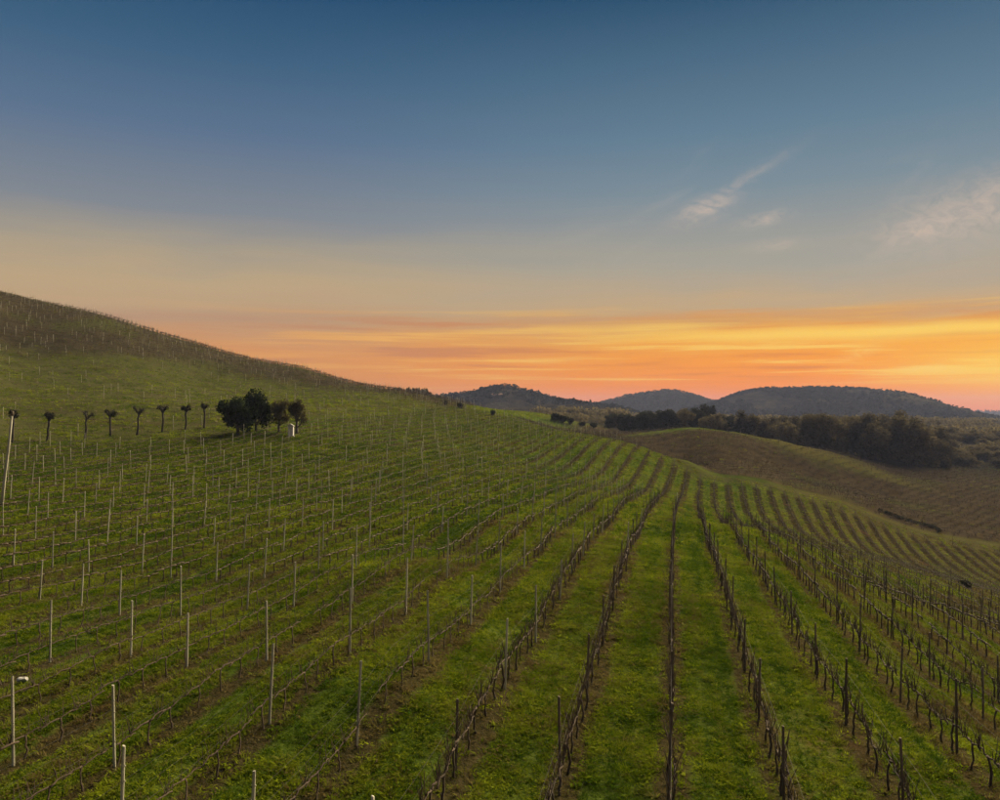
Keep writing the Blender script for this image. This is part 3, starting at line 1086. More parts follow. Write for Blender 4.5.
# the saddle they stand on
def saddle():
    xs = np.linspace(-30, 170, 60)
    ys = np.linspace(-1, 1, 24)
    X, T = np.meshgrid(xs, ys)
    u = 500 + F * X / 640
    zc = CAM_H - (np.interp(u, [460, 520, 545, 557, 592, 610, 640, 710], [412, 407, 405, 404.5, 406, 410, 418, 428]) - 408) / F * 640
    Z = -25 + (zc + 25) * np.cos(T * math.pi / 2) ** 0.8 + 0.4 * vnoise(X / 12, T * 6, 8)
    idx = np.arange(X.size).reshape(X.shape)
    Fq = np.stack([idx[:-1, :-1], idx[:-1, 1:], idx[1:, 1:], idx[1:, :-1]], -1).reshape(-1, 4)
    o = link('hill', mesh_from('hill', np.stack([X, 640 + T * 150, Z], -1).reshape(-1, 3), Fq, True), M_HILL)
    structure(o, 'low saddle of land carrying a file of thin trees')
saddle()
# dark copse behind the left ridge
for i in range(10):
    u = 393 + i * 4.3 + rb.uniform(-1, 1)
    Y = 330 + rb.uniform(-8, 14)
    x, y = uvY(u, Y)
    zz = z1(x, y)
    top = CAM_H - (np.interp(u, [390, 400, 430, 436], [386, 384.5, 386, 390]) - 408) / F * Y
    put_tree('copse_tree', 'wood', rb.randrange(5), x, y, 0.55, 'dark tree of the copse showing over the left ridge', 'tree', 'copse behind the left ridge',
             z=zz - 0.3, sz=max(0.25, (top - zz) / 9.2) * rb.uniform(0.9, 1.06))
# shrubs
for (u, Y, s_, lab) in ((556, 255, 1.5, 'dark shrub at the upper end of the hedge beyond the crest'), (563, 255, 1.6, 'dark shrub in the middle of the hedge beyond the crest'),
                        (571, 256, 1.2, 'low dark shrub in the hedge beyond the crest, beside the middle one'),
                        (582, 260, 1.0, 'smaller shrub past the hedge beyond the crest'), (593, 264, 1.2, 'lone shrub at the lower end of the hedge beyond the crest'),
                        (446, 205, 0.7, 'small upright bush on the crest below the copse'), (460, 200, 0.8, 'small rounded bush on the crest below the round hill'),
                        (493, 188, 0.75, 'small dark bush at the start of the headland track'),
                        (966, 80, 0.5, 'dark bush standing alone among the vine rows on the lower slope'),
                        (938, 148, 0.5, 'low dark bush at the lower end of the field edge')):
    x, y = uvY(u, Y)
    put_tree('shrub', 'shrub', rb.randrange(3), x, y, s_, lab, 'shrub', 'scattered shrubs', z=z1(x, y) - 0.1)
# low hedge along the field edge
def hedge():
    r = random.Random(12)
    x0, y0 = uvY(880, 152)
    x1, y1 = uvY(936, 151)
    o = bpy.data.objects.new('hedge', None)
    COL.objects.link(o)
    o.location = (x0, y0, z1(x0, y0))
    tag(o, 'low dark hedge along the field edge on the lower right slope', 'hedge')
    lobes = []
    mb = MB()
    for i in range(26):
        f = i / 25
        x, y = x0 + (x1 - x0) * f, y0 + (y1 - y0) * f + r.uniform(-.3, .3)
        z = z1(x, y)
        lobes.append((x - x0, y - y0, z - o.location.z + 0.35, r.uniform(0.25, 0.55)))
        mb.tube([(x - x0, y - y0, z - o.location.z - 0.1), (x - x0, y - y0, z - o.location.z + 0.4)], [0.04, 0.02], 4)
    V, Fq = leaf_cloud(r, lobes, 1800, 0.12, 0.9, 0.1)
    link('foliage', mesh_from('foliage', V, Fq), M_TWIG_DARK, o)
    link('stems', mb.mesh('stems'), M_BARK, o)
hedge()
# far lone tree on the round hill
x = (508 - 500) / F * 900
put_tree('lone_tree', 'wood', 1, x, 900, 0.5, 'lone dark tree on top of the round hill', 'tree', z=hill_z('a', x, 0) - 0.8, sz=0.48)


# far woods on the hills: too far and dense to count
def hill_wood(key, n, label, cover, seed, hmin=4, hmax=8):
    r = np.random.default_rng(seed)
    xs, zc, Y0, depth, base, sd = HILLS[key]
    tm = []
    rr = random.Random(seed)
    for q in range(4):
        V, Fq = leaf_cloud(rr, [(0, 0, .55, .38), (.18, .05, .75, .25), (-.2, .1, .4, .28), (0, -.2, .3, .3)], 26, 0.20, 1.0, 0.25)
        T = np.concatenate([Fq[:, [0, 1, 2]], Fq[:, [0, 2, 3]]])
        tm.append((V, T))
    lo, hi = xs[14], xs[-14]
    xx, yy, zz, hs = [], [], [], []
    for _ in range(n):
        x = r.uniform(lo, hi)
        crest = r.random() < 0.35
        t_ = r.normal(0, 0.04) if crest else -r.uniform(0.0, 1.0)
        if not crest and vnoise(np.array([x / 60]), np.array([t_ * 3.0]), seed)[0] < cover:
            continue
        if crest and vnoise(np.array([x / 25]), np.array([0.5]), seed + 3)[0] < -0.25:
            continue
        xx.append(x)
        yy.append(Y0 + t_ * depth)
        zz.append(hill_z(key, x, t_) - 1.0)
        hs.append(r.uniform(hmin, hmax) * (0.75 if crest else 1.0))
    xx, yy, zz, hs = map(np.array, (xx, yy, zz, hs))
    M = place_mats(xx, yy, zz, r.uniform(0, 6.28, len(xx)), hs * 1.1, hs, 0.02, seed=seed)
    V, Tq = stamp(tm, r.integers(0, 4, len(xx)), M)
    o = link('far_wood', mesh_from('far_wood', V, Tq), M_TWIG_DARK)
    tag(o, label, 'wood', kind='stuff')


hill_wood('a', 2200, 'dark far woods covering the round hill', -0.3, 51, 3.2, 6)
hill_wood('b', 1800, 'hazy far woods covering the small middle hill', -0.5, 52, 5, 9)
hill_wood('c', 3600, 'hazy far woods along the long flat-topped hill', -0.4, 53, 4, 7.5)
hill_wood('d', 700, 'far trees along the low horizon ridge', -0.1, 54, 5, 9)

# far farmhouse on the round hill
def farmhouse():
    o = bpy.data.objects.new('farmhouse', None)
    COL.objects.link(o)
    x = (497 - 500) / F * 845
    o.location = (x, 845, CAM_H - (397.5 - 408) / F * 845)
    o.rotation_euler = (0, 0, 0.15)
    tag(o, 'small pale farmhouse on the slope of the round hill', 'house')
    mb = MB()
    mb.box(-6, 6, -3.5, 3.5, -4, 2.6)
    link('wall', mb.mesh('wall'), M_WHITE, o)
    mb = MB()
    mb.v = [Vector(p) for p in ((-6.5, -4, 2.55), (6.5, -4, 2.55), (6.5, 4, 2.55), (-6.5, 4, 2.55), (-6.5, 0, 4.6), (6.5, 0, 4.6))]
    mb.f = [(0, 1, 5, 4), (2, 3, 4, 5), (3, 0, 4), (1, 2, 5), (3, 2, 1, 0)]
    link('roof', mb.mesh('roof'), M_ROOF, o)
    for wx in (-4, -1.4, 1.4, 4):
        mb = MB()
        mb.box(wx - .5, wx + .5, -3.55, -3.45, 0.4, 1.8)
        link('window', mb.mesh('window'), M_GLASS_DARK, o)
farmhouse()


# ------------------------------------------------------------------ vine and post shapes
def post_mesh(seed, mat, h=2.2, w=0.040):
    r = random.Random(seed)
    mb = MB()
    n = 7
    pts, rad = [], []
    bx, by = r.uniform(-.012, .012), r.uniform(-.012, .012)
    for i in range(n):
        f = i / (n - 1)
        pts.append((bx * math.sin(f * 3.0), by * math.sin(f * 2.2), -0.35 + (h + 0.35) * f))
        rad.append(w * (1.12 - 0.22 * f) * r.uniform(0.96, 1.04))
    mb.tube(pts, rad, 7)
    nv = len(mb.v)
    # bevelled, slanting saw cut at the top
    tl = r.uniform(-.5, .5)
    for v in mb.v:
        if v.z > h - 0.001:
            v.z += (v.x - pts[-1][0]) * tl
    # wire staples / clips
    for z in (0.68, 1.0, 1.35, 1.62):
        mb.box(-w - 0.012, w + 0.012, -0.008, 0.008, z - 0.010, z + 0.010)
    me = mb.mesh('post', False)
    me.materials.append(mat)
    return me, mb


POSTS_PALE = [post_mesh(500 + i, M_POST_PALE, 1.88 + 0.09 * (i - 2), 0.031) for i in range(5)]
POSTS_DARK = [post_mesh(520 + i, M_POST_DARK, 1.85 + 0.08 * (i - 2), 0.031) for i in range(5)]


def vine_shape(seed, lo=False):
    """gnarled trunk and two arms tied along the wire; local Y runs along the row"""
    r = random.Random(seed)
    sides = 4 if lo else 6
    tr = MB()
    h = 0.68
    n = 4 if lo else 7
    pts, rad = [], []
    x = y = 0.0
    for i in range(n):
        f = i / (n - 1)
        pts.append((x * (1 - f * f), y * (1 - f * f * 0.6), -0.15 + (h + 0.15) * f))
        rad.append((0.032 - 0.011 * f) * r.uniform(0.85, 1.2) * (1.25 if lo else 1.0))
        x += r.uniform(-.05, .05)
        y += r.uniform(-.06, .06)
    rad[-1] = 0.030
    tr.tube(pts, rad, sides)
    top = pts[-1]
    arms = []
    for sg in (-1, 1):
        a = MB()
        L = r.uniform(0.54, 0.66)
        m = 4 if lo else 7
        ap, ar = [], []
        for i in range(m):
            f = i / (m - 1)
            ap.append((top[0] * (1 - f) + r.uniform(-.025, .025), top[1] * (1 - f) + sg * L * f,
                       top[2] - 0.02 + 0.05 * math.sin(f * 3.1) + r.uniform(-.015, .015)))
            ar.append((0.026 - 0.008 * f) * r.uniform(0.85, 1.2) * (1.8 if lo else 1.0))
        a.tube(ap, ar, 4 if lo else 5)
        for q in range(2 if lo else 7):
            i = r.randrange(1, m)
            p = Vector(ap[i])
            d = Vector((r.uniform(-.35, .35), r.uniform(-.35, .35), 1)).normalized()
            Ls = r.choice((0.12, 0.16, 0.25, 0.4, 0.55)) * r.uniform(.8, 1.2)
            if lo:
                a.tube([tuple(p), tuple(p + d * Ls)], [0.013, 0.007], 3, cap=False)
            else:
                k2 = p + d * Ls * 0.5 + Vector((r.uniform(-.02, .02), r.uniform(-.02, .02), 0))
                a.tube([tuple(p), tuple(k2), tuple(p + d * Ls)], [0.011, 0.009, 0.006], 4, cap=False)
        arms.append(a)
    return tr, arms


NV = 6
VINES = []
VINE_LO = []
for i in range(NV):
    tr, arms = vine_shape(700 + i)
    tm = tr.mesh('vine_trunk', True)
    tm.materials.append(M_VINE)
    ams = []
    for a in arms:
        m_ = a.mesh('vine_arm', True)
        m_.materials.append(M_VINE)
        ams.append(m_)
    VINES.append((tm, ams))
    tr, arms = vine_shape(700 + i, True)
    V, T = tr.arrays()
    for a in arms:
        V2, T2 = a.arrays()
        T = np.concatenate([T, T2 + len(V)])
        V = np.concatenate([V, V2])
    VINE_LO.append((V, T))

# ------------------------------------------------------------------ main vineyard plot
row_ids = np.arange(-37, 25)
pp, vp = [], []
for i in row_ids:
    s = i * ROW
    te = float(t_end(s))
    k = 0
    t = 17.5 - 5.2 * 3 + RNG.uniform(-.5, .5)
    while t < te:
        if t > 2 and not (t > np.interp(s, [-40, -8, 5, 30], [400, 112, 90, 74]) and RNG.random() < 0.95):
            pp.append((i, s + RNG.normal(0, 0.04), t + RNG.normal(0, 0.2)))
        t += 5.2 if i > -5 else 6.6
    t = 4.0
    while t < te - 0.5:
        if RNG.random() > 0.07:
            vp.append((i, s + RNG.normal(0, 0.035), t + RNG.normal(0, 0.06)))
        t += 1.02
pp = np.array(pp)
vp = np.array(vp)


def row_pts(a):
    x, y = st2xy(a[:, 1], a[:, 2])
    z = zt(x, y)
    x2, y2 = st2xy(a[:, 1], a[:, 2] + 0.6)
    sl = (zt(x2, y2) - z) / 0.6
    return x, y, z, sl


px, py, pz, psl = row_pts(pp)
vx, vy, vz, vsl = row_pts(vp)
pd = np.sqrt(px ** 2 + py ** 2 + (pz + 1 - CAM_H) ** 2)
vd = np.sqrt(vx ** 2 + vy ** 2 + (vz - CAM_H) ** 2)
pvis = in_view(px, py, pz + 1.4, 3)
vvis = in_view(vx, vy, vz + 0.7, 3)
p_ind = np.argsort(np.where(pvis, pd, 1e9))[:300]
v_ind = np.argsort(np.where(vvis, vd, 1e9))[:300]
p_is = np.zeros(len(pp), bool)
p_is[p_ind] = True
v_is = np.zeros(len(vp), bool)
v_is[v_ind] = True
pale = pp[:, 1] < -3.5 + RNG.normal(0, 1.5, len(pp))

for j in p_ind:
    pl = bool(pale[j])
    me = (POSTS_PALE if pl else POSTS_DARK)[int(RNG.integers(0, 5))][0]
    o = bpy.data.objects.new('trellis_post', me)
    COL.objects.link(o)
    o.location = (px[j], py[j], pz[j])
    q = RNG.normal(0, 0.022, 2)
    o.rotation_euler = (q[0], q[1] + (0.035 if pl else 0.0), -TH + RNG.normal(0, .15))
    o.scale = (1, 1, 0.95 + 0.1 * RNG.random())
    if pl:
        tag(o, 'thin trellis post coloured pale as if sunlit in the vine rows on the green left slope', 'post', 'trellis posts along the vine rows')
    else:
        tag(o, 'wooden trellis post coloured dark as if backlit in the vine rows on the right slope', 'post', 'trellis posts along the vine rows')

for j in v_ind:
    tm, ams = VINES[int(RNG.integers(0, NV))]
    o = bpy.data.objects.new('grapevine', None)
    COL.objects.link(o)
    o.empty_display_size = 0.3
    o.location = (vx[j], vy[j], vz[j])
    o.rotation_euler = (math.atan(vsl[j]), 0, -TH + (math.pi if RNG.random() < .5 and abs(vsl[j]) < .02 else 0))
    sc_ = 0.9 + 0.2 * RNG.random()
    if vp[j, 1] < -6:
        sc_ *= 0.85
    o.scale = (sc_ * (0.75 if vp[j, 1] < -6 else 1.0), 1, sc_)
    tag(o, 'dark leafless grapevine tied along the wire of its row', 'grapevine', 'bare grapevines in the foreground rows')
    c = bpy.data.objects.new('trunk', tm)
    COL.objects.link(c)
    c.parent = o
    for a in ams:
        c = bpy.data.objects.new('arm', a)
        COL.objects.link(c)
        c.parent = o

# the rest of the plot, too many to be singled out
def stuff_posts(name, mask, temps, mat, label, seed):
    tpl = [t[1].arrays() for t in temps]
    n = int(mask.sum())
    r = np.random.default_rng(seed)
    M = place_mats(px[mask], py[mask], pz[mask], r.uniform(0, 6.28, n), np.ones(n), r.uniform(.92, 1.05, n), 0.025, seed=seed)
    V, T = stamp(tpl, r.integers(0, len(tpl), n), M)
    o = link(name, mesh_from(name, V, T), mat)
    tag(o, label, 'posts', kind='stuff')


thin_out = (pp[:, 1] < -12) & (np.random.default_rng(5).random(len(pp)) < 0.2)
stuff_posts('distant_trellis_posts', ~p_is & pale & ~thin_out, POSTS_PALE, M_POST_PALE, 'many far trellis posts coloured pale as if sunlit on the left slope', 61)
stuff_posts('distant_trellis_posts', ~p_is & ~pale, POSTS_DARK, M_POST_DARK, 'many far trellis posts coloured dark as if backlit over the crest and right slope', 62)
mask = ~v_is
n = int(mask.sum())
r_ = np.random.default_rng(63)
far_f = np.clip((vd[mask] - 50) / 120, 0, 1)
Mv = place_mats(vx[mask], vy[mask], vz[mask], np.full(n, -TH), np.ones(n), r_.uniform(.85, 1.1, n) * np.where(vp[mask, 1] < -6, 0.82, np.where(vp[mask, 2] > np.interp(vp[mask, 1], [-40, -8, 5, 30], [400, 112, 90, 74]), 0.75, 1.0)), 0.02, slope=vsl[mask], seed=63)
V, T = stamp(VINE_LO, r_.integers(0, NV, n), Mv)
o = link('distant_vines', mesh_from('distant_vines', V, T), M_VINE)
tag(o, 'dense lines of far bare vines running over the slope', 'vines', kind='stuff')

# wires, one thing per row for the rows near enough
for i in range(-16, 15):
    s = i * ROW
    te = min(float(t_end(s)), 110)
    ts = np.arange(4, te, 2.6)
    x, y = st2xy(np.full(len(ts), s), ts)
    z = zt(x, y)
    o = bpy.data.objects.new('trellis_wire_run', None)
    COL.objects.link(o)
    o.location = (x[0], y[0], z[0])
    for hz, rad in ((0.68, 0.004), (1.0, 0.0025), (1.35, 0.0025)):
        mb = MB()
        mb.tube([(a - x[0], b - y[0], c - z[0] + hz) for a, b, c in zip(x, y, z)], [rad] * len(ts), 3, cap=False)
        link('wire', mb.mesh('wire'), M_WIRE, o)
    tag(o, 'thin metal wires strung from post to post along a vine row', 'wire', 'wires along the vine rows')

# tall leaning pole in front of the pollards
def leaning_pole():
    x, y = uvY(1, 60)
    me = MB()
    pts = [(-0.0, 0, -0.4), (0.25, 0, 2.0), (0.55, 0.0, 4.3), (0.86, 0, 7.2)]
    me.tube(pts, [0.13, 0.11, 0.09, 0.075], 8)
    o = bpy.data.objects.new('leaning_pole', None)
    COL.objects.link(o)
    o.location = (x, y, z1(x, y))
    tag(o, 'tall weathered pole leaning at the edge of the vineyard before the pollards', 'pole')
    link('shaft', me.mesh('shaft', True), M_POST_PALE, o)
    mb = MB()
    mb.tube([(0.84, 0, 7.0), (0.88, 0, 7.35)], [0.12, 0.10], 8)
    link('cap', mb.mesh('cap', True), M_POST_DARK, o)
leaning_pole()

# scrap of white by a row on the left
x, y = uvY(22, 23.0)
r = random.Random(4)
mb = MB()
bm = bmesh.new()
bmesh.ops.create_icosphere(bm, subdivisions=2, radius=0.12)
for v in bm.verts:
    v.co *= r.uniform(0.55, 1.25)
    v.co.z *= 0.7
    v.co.x *= 1.3
me = bpy.data.meshes.new('plastic_scrap')
bm.to_mesh(me)
bm.free()
o = link('plastic_scrap', me, M_WHITE)
o.location = (x, y, z1(x, y) + 0.12)
tag(o, 'small crumpled white scrap lying in the grass', 'scrap')


# ------------------------------------------------------------------ vineyards further off (posts and brown dry vines)
def far_plot(name, pts, label, seed, post_pick, vine_mat, post_mat, spacing, zs=1.0):
    """pts: array of (x,y) row positions; every post_pick-th carries a post"""
    r = np.random.default_rng(seed)
    x, y = pts[:, 0], pts[:, 1]
    z = zt(x, y)
    n = len(x)
    M = place_mats(x, y, z, r.uniform(0, 6.28, n), np.full(n, spacing), r.uniform(.8, 1.25, n) * zs, 0.05, seed=seed)
    V, T = stamp(VINE_LO, r.integers(0, NV, n), M)
    o = link(name + '_vines', mesh_from(name, V, T), vine_mat)
    tag(o, label[0], 'vines', kind='stuff')
    pk = r.random(n) < post_pick
    m = int(pk.sum())
    tpl = [t[1].arrays() for t in POSTS_PALE]
    M = place_mats(x[pk], y[pk], z[pk], r.uniform(0, 6.28, m), np.full(m, 1.3), r.uniform(.85, 1.1, m), 0.03, seed=seed + 1)
    V, T = stamp(tpl, r.integers(0, len(tpl), m), M)
    o = link(name + '_posts', mesh_from(name, V, T), post_mat)
    tag(o, label[1], 'posts', kind='stuff')


def grid_rows(s0, s1, ds, t0, t1, dt, ang, cx, cy, keep, seed, jitter=0.15, sj=0.06):
    r = np.random.default_rng(seed)
    S, T = np.meshgrid(np.arange(s0, s1, ds), np.arange(t0, t1, dt))
    S = S.ravel() + r.normal(0, sj, S.size)
    T = T.ravel() + r.normal(0, jitter, T.size)
    c, s = math.cos(ang), math.sin(ang)
    x = cx + S * c + T * s
    y = cy - S * s + T * c
    k = keep(x, y)
    return np.stack([x[k], y[k]], 1)


# upper left hill
P = grid_rows(-190, 190, 2.6, -110, 110, 1.3, 1.15, -90, 235, lambda x, y: (brown_line(x, y) > np.random.default_rng(3).uniform(0.1, 0.8, len(x))) & (np.hypot(x, y) < 300) & in_view(x, y, zt(x, y), 60), 71)
far_plot('upper_hill', P, ('brown dry vines covering the top of the left hill', 'tiny posts bristling along the top of the left hill'), 72, 0.16, M_CANE_BROWN, M_POST_PALE, 1.15)
# meadow slope above the pollards: sparse young rows
def keep_meadow(x, y):
    s, t = xy2st(x, y)
    return (s < -62) & (t > t_end(s) + 7) & (brown_line(x, y) < 0.3) & (np.hypot(x, y) < 250) & in_view(x, y, zt(x, y), 40)
P = grid_rows(-190, 120, 5.0, -110, 110, 2.2, 0.9, -90, 170, keep_meadow, 73)
far_plot('meadow', P, ('sparse young vines on the pale meadow slope above the pollards', 'sparse thin posts on the pale meadow slope above the pollards'), 74, 0.10, M_CANE, M_POST_PALE, 0.9)
# plots beyond the crest
def keep_beyond(x, y):
    s, t = xy2st(x, y)
    m = (((x - 60) / 32) ** 2 + ((y - 217) / 11) ** 2) < 1
    return (t > t_end(s) + 7) & (s > -48) & (y < np.where(x > 150, 300, 256)) & (x < 230) & ~m & in_view(x, y, zt(x, y), 40)
P = grid_rows(-160, 180, 2.2, -90, 130, 0.95, 0.75, 90, 205, keep_beyond, 75, 0.3, 0.25)
far_plot('lower_plot', P, ('brown dry vines in the plots below the crest', 'thin posts in the brown plots below the crest'), 76, 0.02, M_CANE_BROWN, M_POST_DARK, 0.9, 0.7)


# ------------------------------------------------------------------ grass
def blade_tuft(seed, n, h, spread, width, droop):
    r = random.Random(seed)
    V, Fq = [], []
    for _ in range(n):
        a = r.uniform(0, 6.28)
        q = spread * math.sqrt(r.random())
        bx, by = q * math.cos(a), q * math.sin(a)
        d = Vector((math.cos(a + r.uniform(-1, 1)), math.sin(a + r.uniform(-1, 1)), 0))
        w = Vector((-d.y, d.x, 0)) * width * r.uniform(0.6, 1.3)
        L = h * r.uniform(0.5, 1.15)
        o1 = d * L * droop * r.uniform(.2, .5)
        o2 = d * L * droop * r.uniform(.7, 1.3)
        i = len(V)
        b = Vector((bx, by, -0.03))
        V += [b - w, b + w, b + o1 + w * .8 + Vector((0, 0, L * .6)), b + o1 - w * .8 + Vector((0, 0, L * .6)),
              b + o2 + Vector((0, 0, L * r.uniform(.75, 1.0)))]
        Fq += [(i, i + 1, i + 2, i + 3), (i + 3, i + 2, i + 4)]
    me = mesh_from('grass_tuft', [tuple(v) for v in V], Fq)
    me.materials.append(M_GRASS)
    return me


def leafy_tuft(seed, n, h, spread, size):
    """low rosette of broad weed leaves"""
    r = random.Random(seed)
    V, Fq = [], []
    for _ in range(n):
        a = r.uniform(0, 6.28)
        q = spread * math.sqrt(r.random())
        c = Vector((q * math.cos(a), q * math.sin(a), h * r.uniform(.1, 1)))
        nrm = (Vector((0, 0, 1)) + rand_dir(r) * 0.7).normalized()
        t = nrm.cross(rand_dir(r)).normalized()
        b = nrm.cross(t)
        sa, sb = size * r.uniform(.6, 1.5), size * r.uniform(.35, .7)
        i = len(V)
        V += [c - t * sa, c - b * sb + nrm * sa * .2, c + t * sa, c + b * sb + nrm * sa * .2]
        Fq.append((i, i + 1, i + 2, i + 3))
    me = mesh_from('weed_tuft', [tuple(v) for v in V], Fq)
    me.materials.append(M_GRASS)
    return me


def grass_layer(name, label, P, scl, tint, meshes, seed):
    r = np.random.default_rng(seed)
    n = len(P)
    col = bpy.data.collections.new(name + '_tufts')      # kept out of the scene: only feeds the scatter
    for i, me in enumerate(meshes):
        col.objects.link(bpy.data.objects.new(name + '_tuft', me))
    me = bpy.data.meshes.new(name)
    me.vertices.add(n)
    me.vertices.foreach_set('co', P.astype(np.float32).ravel())
    def attr(nm, typ, key, val):
        a = me.attributes.new(nm, typ, 'POINT')
        a.data.foreach_set(key, val.ravel())
    attr('tint', 'FLOAT', 'value', tint.astype(np.float32))
    attr('sz', 'FLOAT_VECTOR', 'vector', scl.astype(np.float32))
    attr('rot', 'FLOAT_VECTOR', 'vector', np.stack([r.normal(0, .12, n), r.normal(0, .12, n), r.uniform(0, 6.28, n)], 1).astype(np.float32))
    attr('pick', 'INT', 'value', r.integers(0, len(meshes), n).astype(np.int32))
    o = link(name, me)
    tag(o, label, 'grass', kind='stuff')
    ng = bpy.data.node_groups.new(name, 'GeometryNodeTree')
    ng.interface.new_socket('Geometry', in_out='INPUT', socket_type='NodeSocketGeometry')
    ng.interface.new_socket('Geometry', in_out='OUTPUT', socket_type='NodeSocketGeometry')
    N, L = ng.nodes, ng.links
    gi, go = N.new('NodeGroupInput'), N.new('NodeGroupOutput')
    ci = N.new('GeometryNodeCollectionInfo')
    ci.inputs['Collection'].default_value = col
    ci.inputs['Separate Children'].default_value = True
    ip = N.new('GeometryNodeInstanceOnPoints')
    ip.inputs['Pick Instance'].default_value = True
    def named(nm, typ):
        q = N.new('GeometryNodeInputNamedAttribute')
        q.data_type = typ
        q.inputs['Name'].default_value = nm
        return q.outputs['Attribute']
    L.new(gi.outputs[0], ip.inputs['Points'])
    L.new(ci.outputs[0], ip.inputs['Instance'])
    L.new(named('pick', 'INT'), ip.inputs['Instance Index'])
    er = N.new('FunctionNodeEulerToRotation')
    L.new(named('rot', 'FLOAT_VECTOR'), er.inputs[0])
    L.new(er.outputs[0], ip.inputs['Rotation'])
    L.new(named('sz', 'FLOAT_VECTOR'), ip.inputs['Scale'])
    L.new(ip.outputs[0], go.inputs[0])
    md = o.modifiers.new('scatter', 'NODES')
    md.node_group = ng
    return o


def grass_points(n, y0, y1, seed, margin=60):
    """even scatter over the seen wedge of ground and a little to each side"""
    r = np.random.default_rng(seed)
    xs, ys = [], []
    tot = 0
    while tot < n:
        y = np.sqrt(r.uniform(y0 ** 2, y1 ** 2, n))
        x = r.uniform(-0.74, 0.74, n) * y
        xs.append(x)
        ys.append(y)
        tot += n
    x, y = np.concatenate(xs)[:n], np.concatenate(ys)[:n]
    s, t = xy2st(x, y)
    ok = t < t_end(s) + 3
    return x[ok], y[ok], s[ok], t[ok]


def make_grass(name, label, n, y0, y1, meshes, base, seed, fade=None):
    x, y, s, t = grass_points(n, y0, y1, seed)
    r = np.random.default_rng(seed + 1)
    big = vnoise(x / 5.0, y / 5.0, 41) * 0.6 + vnoise(x / 1.9, y / 1.9, 42) * 0.6
    lump = vnoise(x / 0.7, y / 0.7, 43)
    dist = np.abs((s / ROW + 0.5) % 1.0 - 0.5) * ROW
    stripn = dist + 0.20 * vnoise(s / 0.5, t / 1.6, 44) + 0.22 * vnoise(s / 1.2 + 9, t / 4.5, 46) - 0.34 * smooth01((s + 14) / 14) * smooth01((t - 74) / 18)
    strip = smooth01((0.58 - 0.16 * smooth01((t - 45) / 20) - stripn) / 0.22)
    keep = r.random(len(x)) > strip * 0.88
    keep &= r.random(len(x)) < np.clip(0.95 + 0.28 * big + 0.22 * lump, 0.6, 1)
    dry = smooth01((s + 14 * big - 4) / 26) * (0.62 - 0.26 * smooth01((t - 70) / 20))
    # wheel tracks are shorter, the middle of the alley lush
    lane = np.exp(-((dist - 0.85) / 0.14) ** 2)
    h = base * (0.80 + 0.20 * big + 0.25 * lump + 0.20 * r.normal(0, 1, len(x))) * (1 - 0.35 * lane) * (1 + 0.25 * strip)
    h = np.clip(h, base * 0.35, base * 1.4)
    tint = 0.26 + 0.22 * big + 0.18 * lump + 0.28 * r.normal(0, 1, len(x)) + strip * 0.42 + dry - 0.12 * smooth01((-8 - s) / 10) * smooth01((t - 40) / 20)
    lane_id = np.floor(s / ROW)
    tint = tint + 0.20 * vnoise(lane_id * 7.3, t / 40, 55) + 0.22 * smooth01(vnoise(x / 6.5, y / 6.5, 58) - 0.15) + 0.30 * vnoise(s / 0.32, t / 7.0, 56)
    z = zt(x, y)
    P = np.stack([x, y, z], 1)[keep]
    S = np.stack([h * 1.15, h * 1.15, h], 1)[keep]
    return grass_layer(name, label, P, S, np.clip(tint[keep], 0, 1), meshes, seed + 2)


near_t = [blade_tuft(900 + i, 16, 0.14, 0.09, 0.009, 0.8) for i in range(6)] + [leafy_tuft(910 + i, 14, 0.08, 0.13, 0.034) for i in range(3)]
far_t = [blade_tuft(930 + i, 14, 0.22, 0.24, 0.016, 0.8) for i in range(4)] + [leafy_tuft(940 + i, 12, 0.14, 0.26, 0.075) for i in range(2)]
make_grass('near_grass', 'short ragged green grass and weeds between the near vine rows', 330000, 12, 58, near_t, 1.0, 81)
make_grass('middle_grass', 'green grass between the vine rows halfway up the slope', 210000, 50, 112, far_t, 0.85, 90)
make_grass('far_grass', 'green grass between the vine rows further up the slope', 260000, 50, 200, far_t, 1.0, 84)

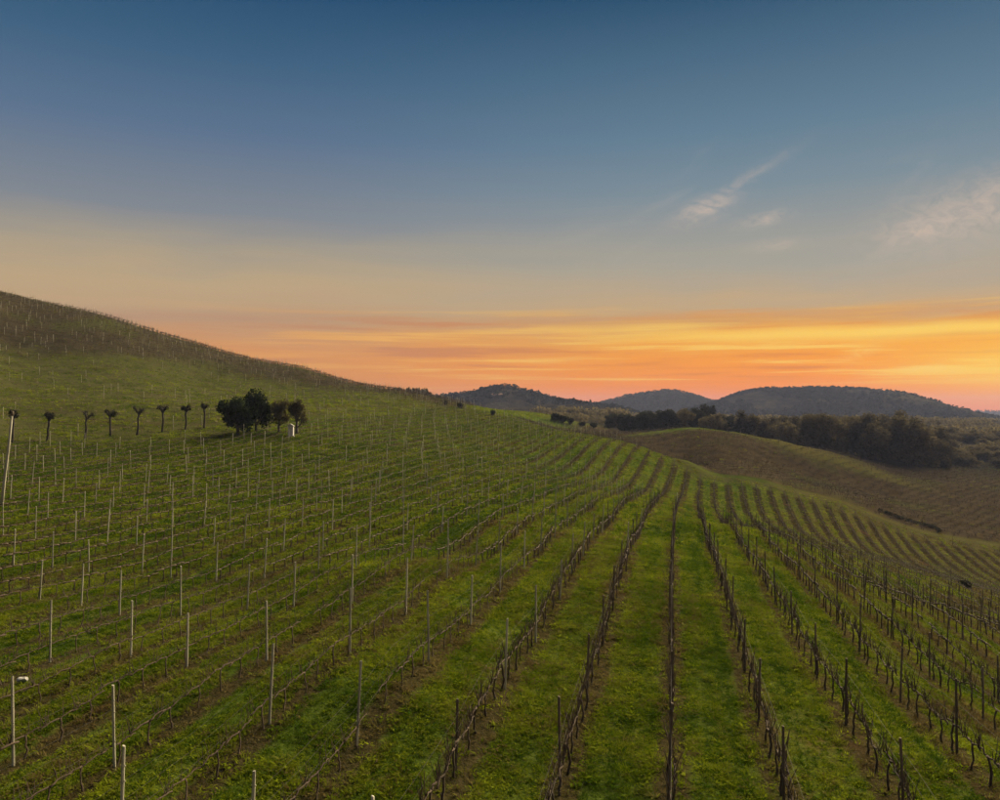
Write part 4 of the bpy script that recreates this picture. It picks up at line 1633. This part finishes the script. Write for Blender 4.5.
def meadow_grass(n, seed):
    r = np.random.default_rng(seed)
    y = np.sqrt(r.uniform(85 ** 2, 330 ** 2, n))
    x = r.uniform(-0.74, 0.74, n) * y
    s, t = xy2st(x, y)
    br = brown_line(x, y)
    ok = (t > t_end(s) + 1) & (r.random(n) > br * 0.8) & (r.random(n) < (0.55 + 0.6 * vnoise(x / 7, y / 3, 47)) * np.where(s > -50, 0.06, 1.0))
    x, y, br, s = x[ok], y[ok], br[ok], s[ok]
    big = vnoise(x / 9, y / 4, 48)
    P = np.stack([x, y, zt(x, y)], 1)
    h = np.clip(1.15 + 0.4 * big + 0.3 * r.normal(0, 1, len(x)), 0.4, 2.4)
    tint = np.clip(0.38 + 0.30 * big + 0.22 * r.normal(0, 1, len(x)) + br * 0.5 + 0.30 * (s > -50), 0, 1)
    grass_layer('meadow_grass', 'rough pale grass on the meadow slope and headlands', P, np.stack([h * 1.4, h * 1.4, h], 1), tint, far_t, seed + 1)


meadow_grass(190000, 87)


def valley_wood(n, seed):
    r = np.random.default_rng(seed)
    rr = random.Random(seed)
    tm = []
    for q in range(4):
        V, Fq = leaf_cloud(rr, [(0, 0, .55, .38), (.18, .05, .75, .25), (-.2, .1, .4, .28), (0, -.2, .3, .3)], 60, 0.13, 1.0, 0.25)
        tm.append((V, np.concatenate([Fq[:, [0, 1, 2]], Fq[:, [0, 2, 3]]])))
    x = np.concatenate([r.uniform(60, 900, n), r.uniform(165, 300, 420), r.uniform(20, 75, 240)])
    y = np.concatenate([r.uniform(420, 1000, n), r.uniform(280, 430, 420), r.uniform(340, 520, 240)])
    ok = (np.arange(len(x)) >= n) | (vnoise(x / 70, y / 70, 91) + 0.5 * vnoise(x / 25, y / 25, 92) > -0.25) & (x / y > 0.07)
    x, y = x[ok], y[ok]
    h = r.uniform(4, 8.5, len(x)) * np.where(np.hypot(x, y) < 440, 0.55, 1.0)
    M = place_mats(x, y, zt(x, y) - 0.8, r.uniform(0, 6.28, len(x)), h * 1.15, h, 0.02, seed=seed)
    V, T = stamp(tm, r.integers(0, 4, len(x)), M)
    o = link('valley_wood', mesh_from('valley_wood', V, T), M_TWIG)
    tag(o, 'brownish far woods filling the valley behind the tree belt', 'wood', kind='stuff')


valley_wood(2600, 95)

# ------------------------------------------------------------------ haze
def haze():
    mb = MB()
    mb.box(-3300, 3300, -1400, 3500, -120, 60)
    me = mb.mesh('haze')
    m, k, out = new_mat('evening_haze')
    v = k.new('ShaderNodeVolumePrincipled')
    v.inputs['Color'].default_value = (0.36, 0.42, 0.70, 1)
    v.inputs['Density'].default_value = 0.00013
    v.inputs['Anisotropy'].default_value = 0.2
    k.link(v.outputs[0], out.inputs['Volume'])
    o = link('haze', me, m)
    tag(o, 'thin evening haze veiling the far hills', 'haze', kind='stuff')
haze()
